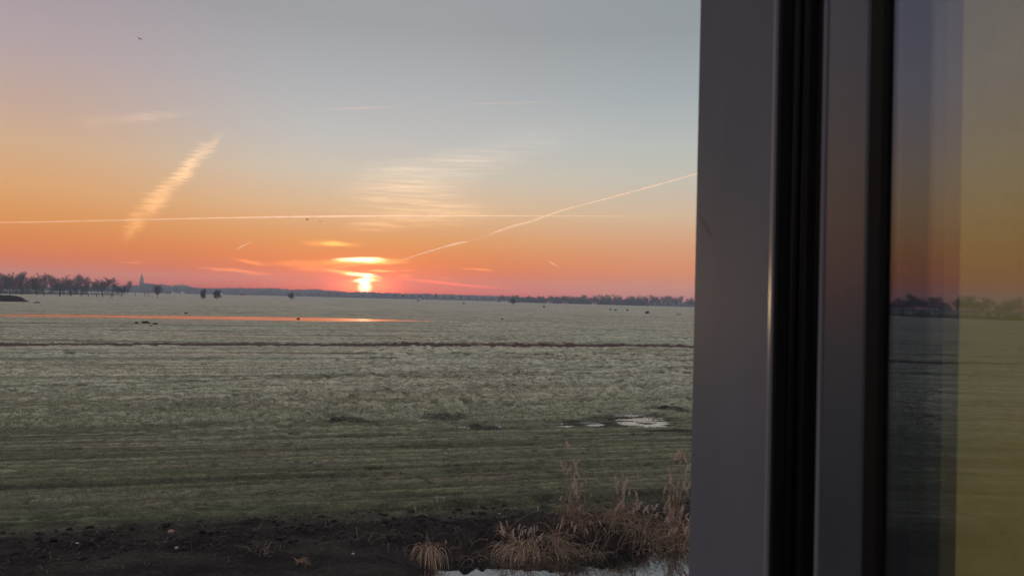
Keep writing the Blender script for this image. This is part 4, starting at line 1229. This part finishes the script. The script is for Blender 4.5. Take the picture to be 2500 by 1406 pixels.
clump(735, 1412, -.6, 'cropped pale tuft at the lower edge under the dark bank', 'reed_tuft', 60, .26, .7, .6, .25, [], .15, .009, .4, .9)
clump(655, 1362, -.35, 'sparse stubble of bent stalks on the dark bank', 'reed_tuft', 26, .45, .8, .8, .2, [], .5, .008, .3, .7)
clump(930, 1330, -.3, 'thin wisp of stalks on the bank near the drooping tuft', 'reed_tuft', 24, .45, .8, .8, .2, [], .6, .008, .3, .7)
clump(1475, 1300, -.35, 'thin hanging roots and stalks on the bank below the reeds', 'reed_tuft', 90, .8, .8, .7, .5, [], 1.0, .008, .3, .75)
clump(1195, 1335, -.3, 'combed clump of brown sedge merging into the left side of the wide sedge', 'reed_tuft', 130, .9, 1.1, .3, .5, [], .4, .011, .4, .85, -.3, (.1, .8))
clump(1450, 1318, -.3, 'brown fallen sedge filling the bank between the tall reeds and the middle reeds', 'reed_tuft', 170, .9, .9, .45, .5, spray(4, 1430, 1490, 1270, 1300, (.35, .5)), .5, .011, .4, .85, .1, (.1, .9))
clump(1605, 1325, -.35, 'brown fallen sedge at the water edge below the densest reeds', 'reed_tuft', 170, .9, .9, .45, .5, [], .55, .011, .4, .85, -.15, (.1, .9))
clump(1150, 1345, -.5, 'thin dark stalks trailing over the bank by the water', 'reed_tuft', 46, .6, .8, .7, .5, [], .8, .008, .25, .6)

# ------------------------------------------------------------------ birds
M_BIRD = mat('bird_feathers', (.045, .036, .032), .8, .2)
def bird(X, Y, dist, span, label, heading, lift, group=None):
    p = EYE + D(X, Y) * dist
    b = thing('bird', label, 'bird', p, heading, group, span)
    a = MB()
    a.tube([(-.30, 0, 0), (-.22, 0, 0), (-.05, 0, -.01), (.12, 0, 0), (.22, 0, .02), (.30, 0, .03)], [.015, .045, .085, .075, .045, .030], 8)
    a.blob((.33, 0, .035), (.055, .04, .04), 1, .03, 8, 6); a.tube([(.37, 0, .035), (.43, 0, .028)], [.015, .004], 5)
    obj('body', a.mesh('body', M_BIRD, True), b)
    a = MB(); a.add([(-.27, -.03, .005), (-.27, .03, .005), (-.42, .07, 0), (-.42, -.07, 0), (-.27, -.03, -.012), (-.27, .03, -.012), (-.42, .07, -.006), (-.42, -.07, -.006)], [(0, 1, 2, 3), (7, 6, 5, 4), (0, 3, 7, 4), (1, 5, 6, 2), (2, 6, 7, 3), (0, 4, 5, 1)])
    obj('tail', a.mesh('tail', M_BIRD), b)
    for s_, (l1, l2) in zip((-1, 1), lift):
        a = MB()
        st = [(0, 0.05, .14, -.12, .035), (1, .26, .15, -.10, .022), (2, .42, .10, -.08, .012), (3, .53, .0, -.06, .004)]
        vs = []
        zz = [0, .20 * l1, .20 * l1 + .16 * l2, .20 * l1 + .27 * l2]
        for (k, yy_, f_, r_, th) in st:
            vs += [(f_, s_ * yy_, zz[k] + .03), ((f_ + r_) / 2, s_ * yy_, zz[k] + .03 + th), (r_, s_ * yy_, zz[k] + .03), ((f_ + r_) / 2, s_ * yy_, zz[k] + .03 - th)]
        fs = [(0, 1, 2, 3), (15, 14, 13, 12)] + [(4 * i + j, 4 * i + (j + 1) % 4, 4 * i + 4 + (j + 1) % 4, 4 * i + 4 + j) for i in range(3) for j in range(4)]
        a.add(vs, fs)
        obj('wing', a.mesh('wing', M_BIRD, True), b)
    return b
bird(342, 96, 150, .85, 'dark bird flying high alone in the upper left sky', 2.6, ((.5, -.4), (.4, .5)))
bird(750, 537, 200, 1.15, 'left bird of the flying pair, wings raised in a V', 1.2, ((1.0, .3), (1.0, .7)))
bird(781, 541, 200, 1.15, 'right bird of the flying pair, wings bowed down', 1.8, ((.5, -.9), (.6, -1.2)))
bird(397, 107, 420, .9, 'faint distant bird right of the high lone bird', .3, ((.1, -.1), (.1, -.1)))
bird(1099, 321, 420, .8, 'tiny distant bird speck in the clear sky right of centre', 1.4, ((.6, .2), (.6, .2)))
bird(617, 421, 500, .8, 'left one of two tiny bird specks above the horizontal vapour trail', 1.0, ((.5, .1), (.5, .1)))
bird(687, 423, 500, .8, 'right one of two tiny bird specks above the horizontal vapour trail', 2.0, ((.5, .1), (.5, .1)))

# ------------------------------------------------------------------ vapour trails and high cloud (ice, lit by the sun behind)
def ice_mat(name, k, tr=.75, freq=(.0008, .0008, .004)):
    m = bpy.data.materials.new(name); m.use_nodes = True
    nt = m.node_tree; nt.nodes.clear(); q = G(nt)
    tl = q.n('ShaderNodeBsdfTranslucent'); tl.inputs[0].default_value = (.96, .93, .90, 1)
    df = q.n('ShaderNodeBsdfDiffuse'); df.inputs[0].default_value = (.96, .93, .90, 1)
    mx = q.n('ShaderNodeMixShader'); mx.inputs[0].default_value = tr
    q.put(mx.inputs[1], df.outputs[0]); q.put(mx.inputs[2], tl.outputs[0])
    tp = q.n('ShaderNodeBsdfTransparent')
    a = q.n('ShaderNodeAttribute', attribute_name='opacity')
    p = q.n('ShaderNodeNewGeometry').outputs['Position']
    nz_ = q.rng(q.noise(q.mapping(p, freq), 1.0, 3), .3, .7, .55, 1.0)
    op = q.m('MULTIPLY', q.m('MULTIPLY', a.outputs['Fac'], nz_), k)
    m2 = q.n('ShaderNodeMixShader'); q.put(m2.inputs[0], q.m('MINIMUM', op, .92)); q.put(m2.inputs[1], tp.outputs[0]); q.put(m2.inputs[2], mx.outputs[0])
    o_ = q.n('ShaderNodeOutputMaterial'); q.put(o_.inputs[0], m2.outputs[0])
    return m
FAR = 60000.0
class Trail:
    """strands of ice cloud; each a slender spindle along photo pixels, 60 km out"""
    def __init__(s):
        s.P, s.F, s.O, s.n = [], [], [], 0
    def strand(s, pts, w, op=None, k=8, dist=FAR):
        pts3 = [EYE + D(*p) * dist for p in pts]
        m_ = len(pts3)
        w = w if isinstance(w, (list, tuple)) else [w] * m_
        op = op or [1.0] * m_
        for i, p in enumerate(pts3):
            d = (pts3[min(i + 1, m_ - 1)] - pts3[max(i - 1, 0)]).normalized()
            nrm = (EYE - p).normalized(); a = d.cross(nrm).normalized()
            for j in range(k):                      # the sunlit side is away from us; the trail is hollow there so the light comes through
                t_ = math.pi * (j / (k - 1) - .5)
                s.P.append(tuple(p + (a * math.sin(t_) + nrm * math.cos(t_)) * w[i] / 2 * dist / F_PX)); s.O.append(op[i] * (.55 + .45 * math.cos(t_)))
        for i in range(m_ - 1):
            for j in range(k - 1):
                b = s.n + i * k
                s.F.append((b + j, b + j + 1, b + k + j + 1, b + k + j))
        s.n += m_ * k
    def build(s, name, m, label, cat=None, kind=None, group=None):
        o = obj(name, np_mesh(name, np.array(s.P), np.array(s.F), m, True, dict(opacity=s.O)), kind=kind)
        o['label'] = label
        if cat: o['category'] = cat
        if group: o['group'] = group
        return o
def dense(pts, n_=40):
    """smooth polyline through pixels"""
    xs = np.array([p[0] for p in pts], float); ys = np.array([p[1] for p in pts], float)
    L = np.concatenate([[0], np.cumsum(np.hypot(np.diff(xs), np.diff(ys)))])
    t_ = np.linspace(0, L[-1], n_)
    return list(zip(np.interp(t_, L, xs), np.interp(t_, L, ys)))
M_TRAIL = ice_mat('vapour_trail', 1.0, .9)
M_TRAIL2 = ice_mat('old_vapour', .2, .9)
GRP = 'vapour trails in the sky'
T = Trail()
pp = dense([(-30, 543.5), (100, 542), (300, 537.5), (500, 533), (700, 529.5), (900, 527.5), (1100, 527), (1300, 527.5), (1500, 528), (1660, 529)], 70)
T.strand(pp, [2.9 + 2.2 * math.exp(-((x_ - 900) / 320) ** 2) for x_, _ in pp], [.55 + .45 * math.exp(-((x_ - 850) / 420) ** 2) if x_ < 1350 else max(0, .7 - (x_ - 1350) / 420) for x_, _ in pp])
T.build('vapour_trail', M_TRAIL, 'long bright horizontal vapour trail crossing the whole sky', 'vapour trail', None, GRP)
T = Trail()
pp = dense([(985, 634), (1020, 622), (1080, 604), (1140, 590)], 24)
T.strand(pp, [2.4] * 24, [.9] * 24)
for k in range(14):
    x0 = random.uniform(1005, 1110); y0 = float(np.interp(x0, [985, 1080, 1140], [634, 604, 590]))
    T.strand([(x0, y0 - 1), (x0 + 18, y0 - 6), (x0 + 40, y0 - 13)], [.5, 3.2, .4], [0, .4, 0])
T.strand([(1130, 593), (1165, 583), (1205, 570)], [1.6, 2, 2], [.5, .18, .5])
pp = dense([(1194, 573), (1240, 556), (1300, 540), (1340, 524), (1400, 506), (1500, 480), (1600, 453), (1720, 419)], 50)
T.strand(pp, [3.5] * 50, [.75 if x_ > 1210 else .3 for x_, _ in pp])
for k in range(26):
    x0 = random.choice([random.uniform(1205, 1260), random.uniform(1290, 1370)])
    y0 = float(np.interp(x0, [1194, 1240, 1300, 1340, 1400], [573, 556, 540, 524, 506]))
    T.strand([(x0 - 14, y0 + 3), (x0 + 6, y0 - 3), (x0 + 26, y0 - 11)], [.4, 3.6, .4], [0, .35, 0])
T.build('vapour_trail', M_TRAIL, 'long slanting vapour trail rising from the sun to the window frame', 'vapour trail', None, GRP)
T = Trail(); T.strand([(573, 611), (590, 602), (614, 590)], [1.2, 2.4, 1.6], [.2, .8, .6]); T.build('vapour_trail', M_TRAIL, 'short bright vapour trail slanting up above the left cloud streaks', 'vapour trail', None, GRP)
T = Trail(); T.strand([(1338, 637), (1352, 645), (1366, 654)], [1.6, 2.4, 1.2], [.4, .8, .3]); T.build('vapour_trail', M_TRAIL, 'short vapour trail slanting down towards the right horizon', 'vapour trail', None, GRP)
T = Trail()
T.strand([(700, 271), (810, 267.5), (880, 264.5), (960, 262), (1040, 260)], [.5, 5, 7, 4, .5], [0, .5, .8, .5, 0]); T.strand([(1050, 259), (1150, 255), (1290, 251), (1480, 246)], [.5, 4, 5, .5], [0, .5, .5, 0])
T.build('vapour_trail', M_TRAIL2, 'thin pale vapour streak high in the middle of the sky', 'vapour trail', None, GRP)
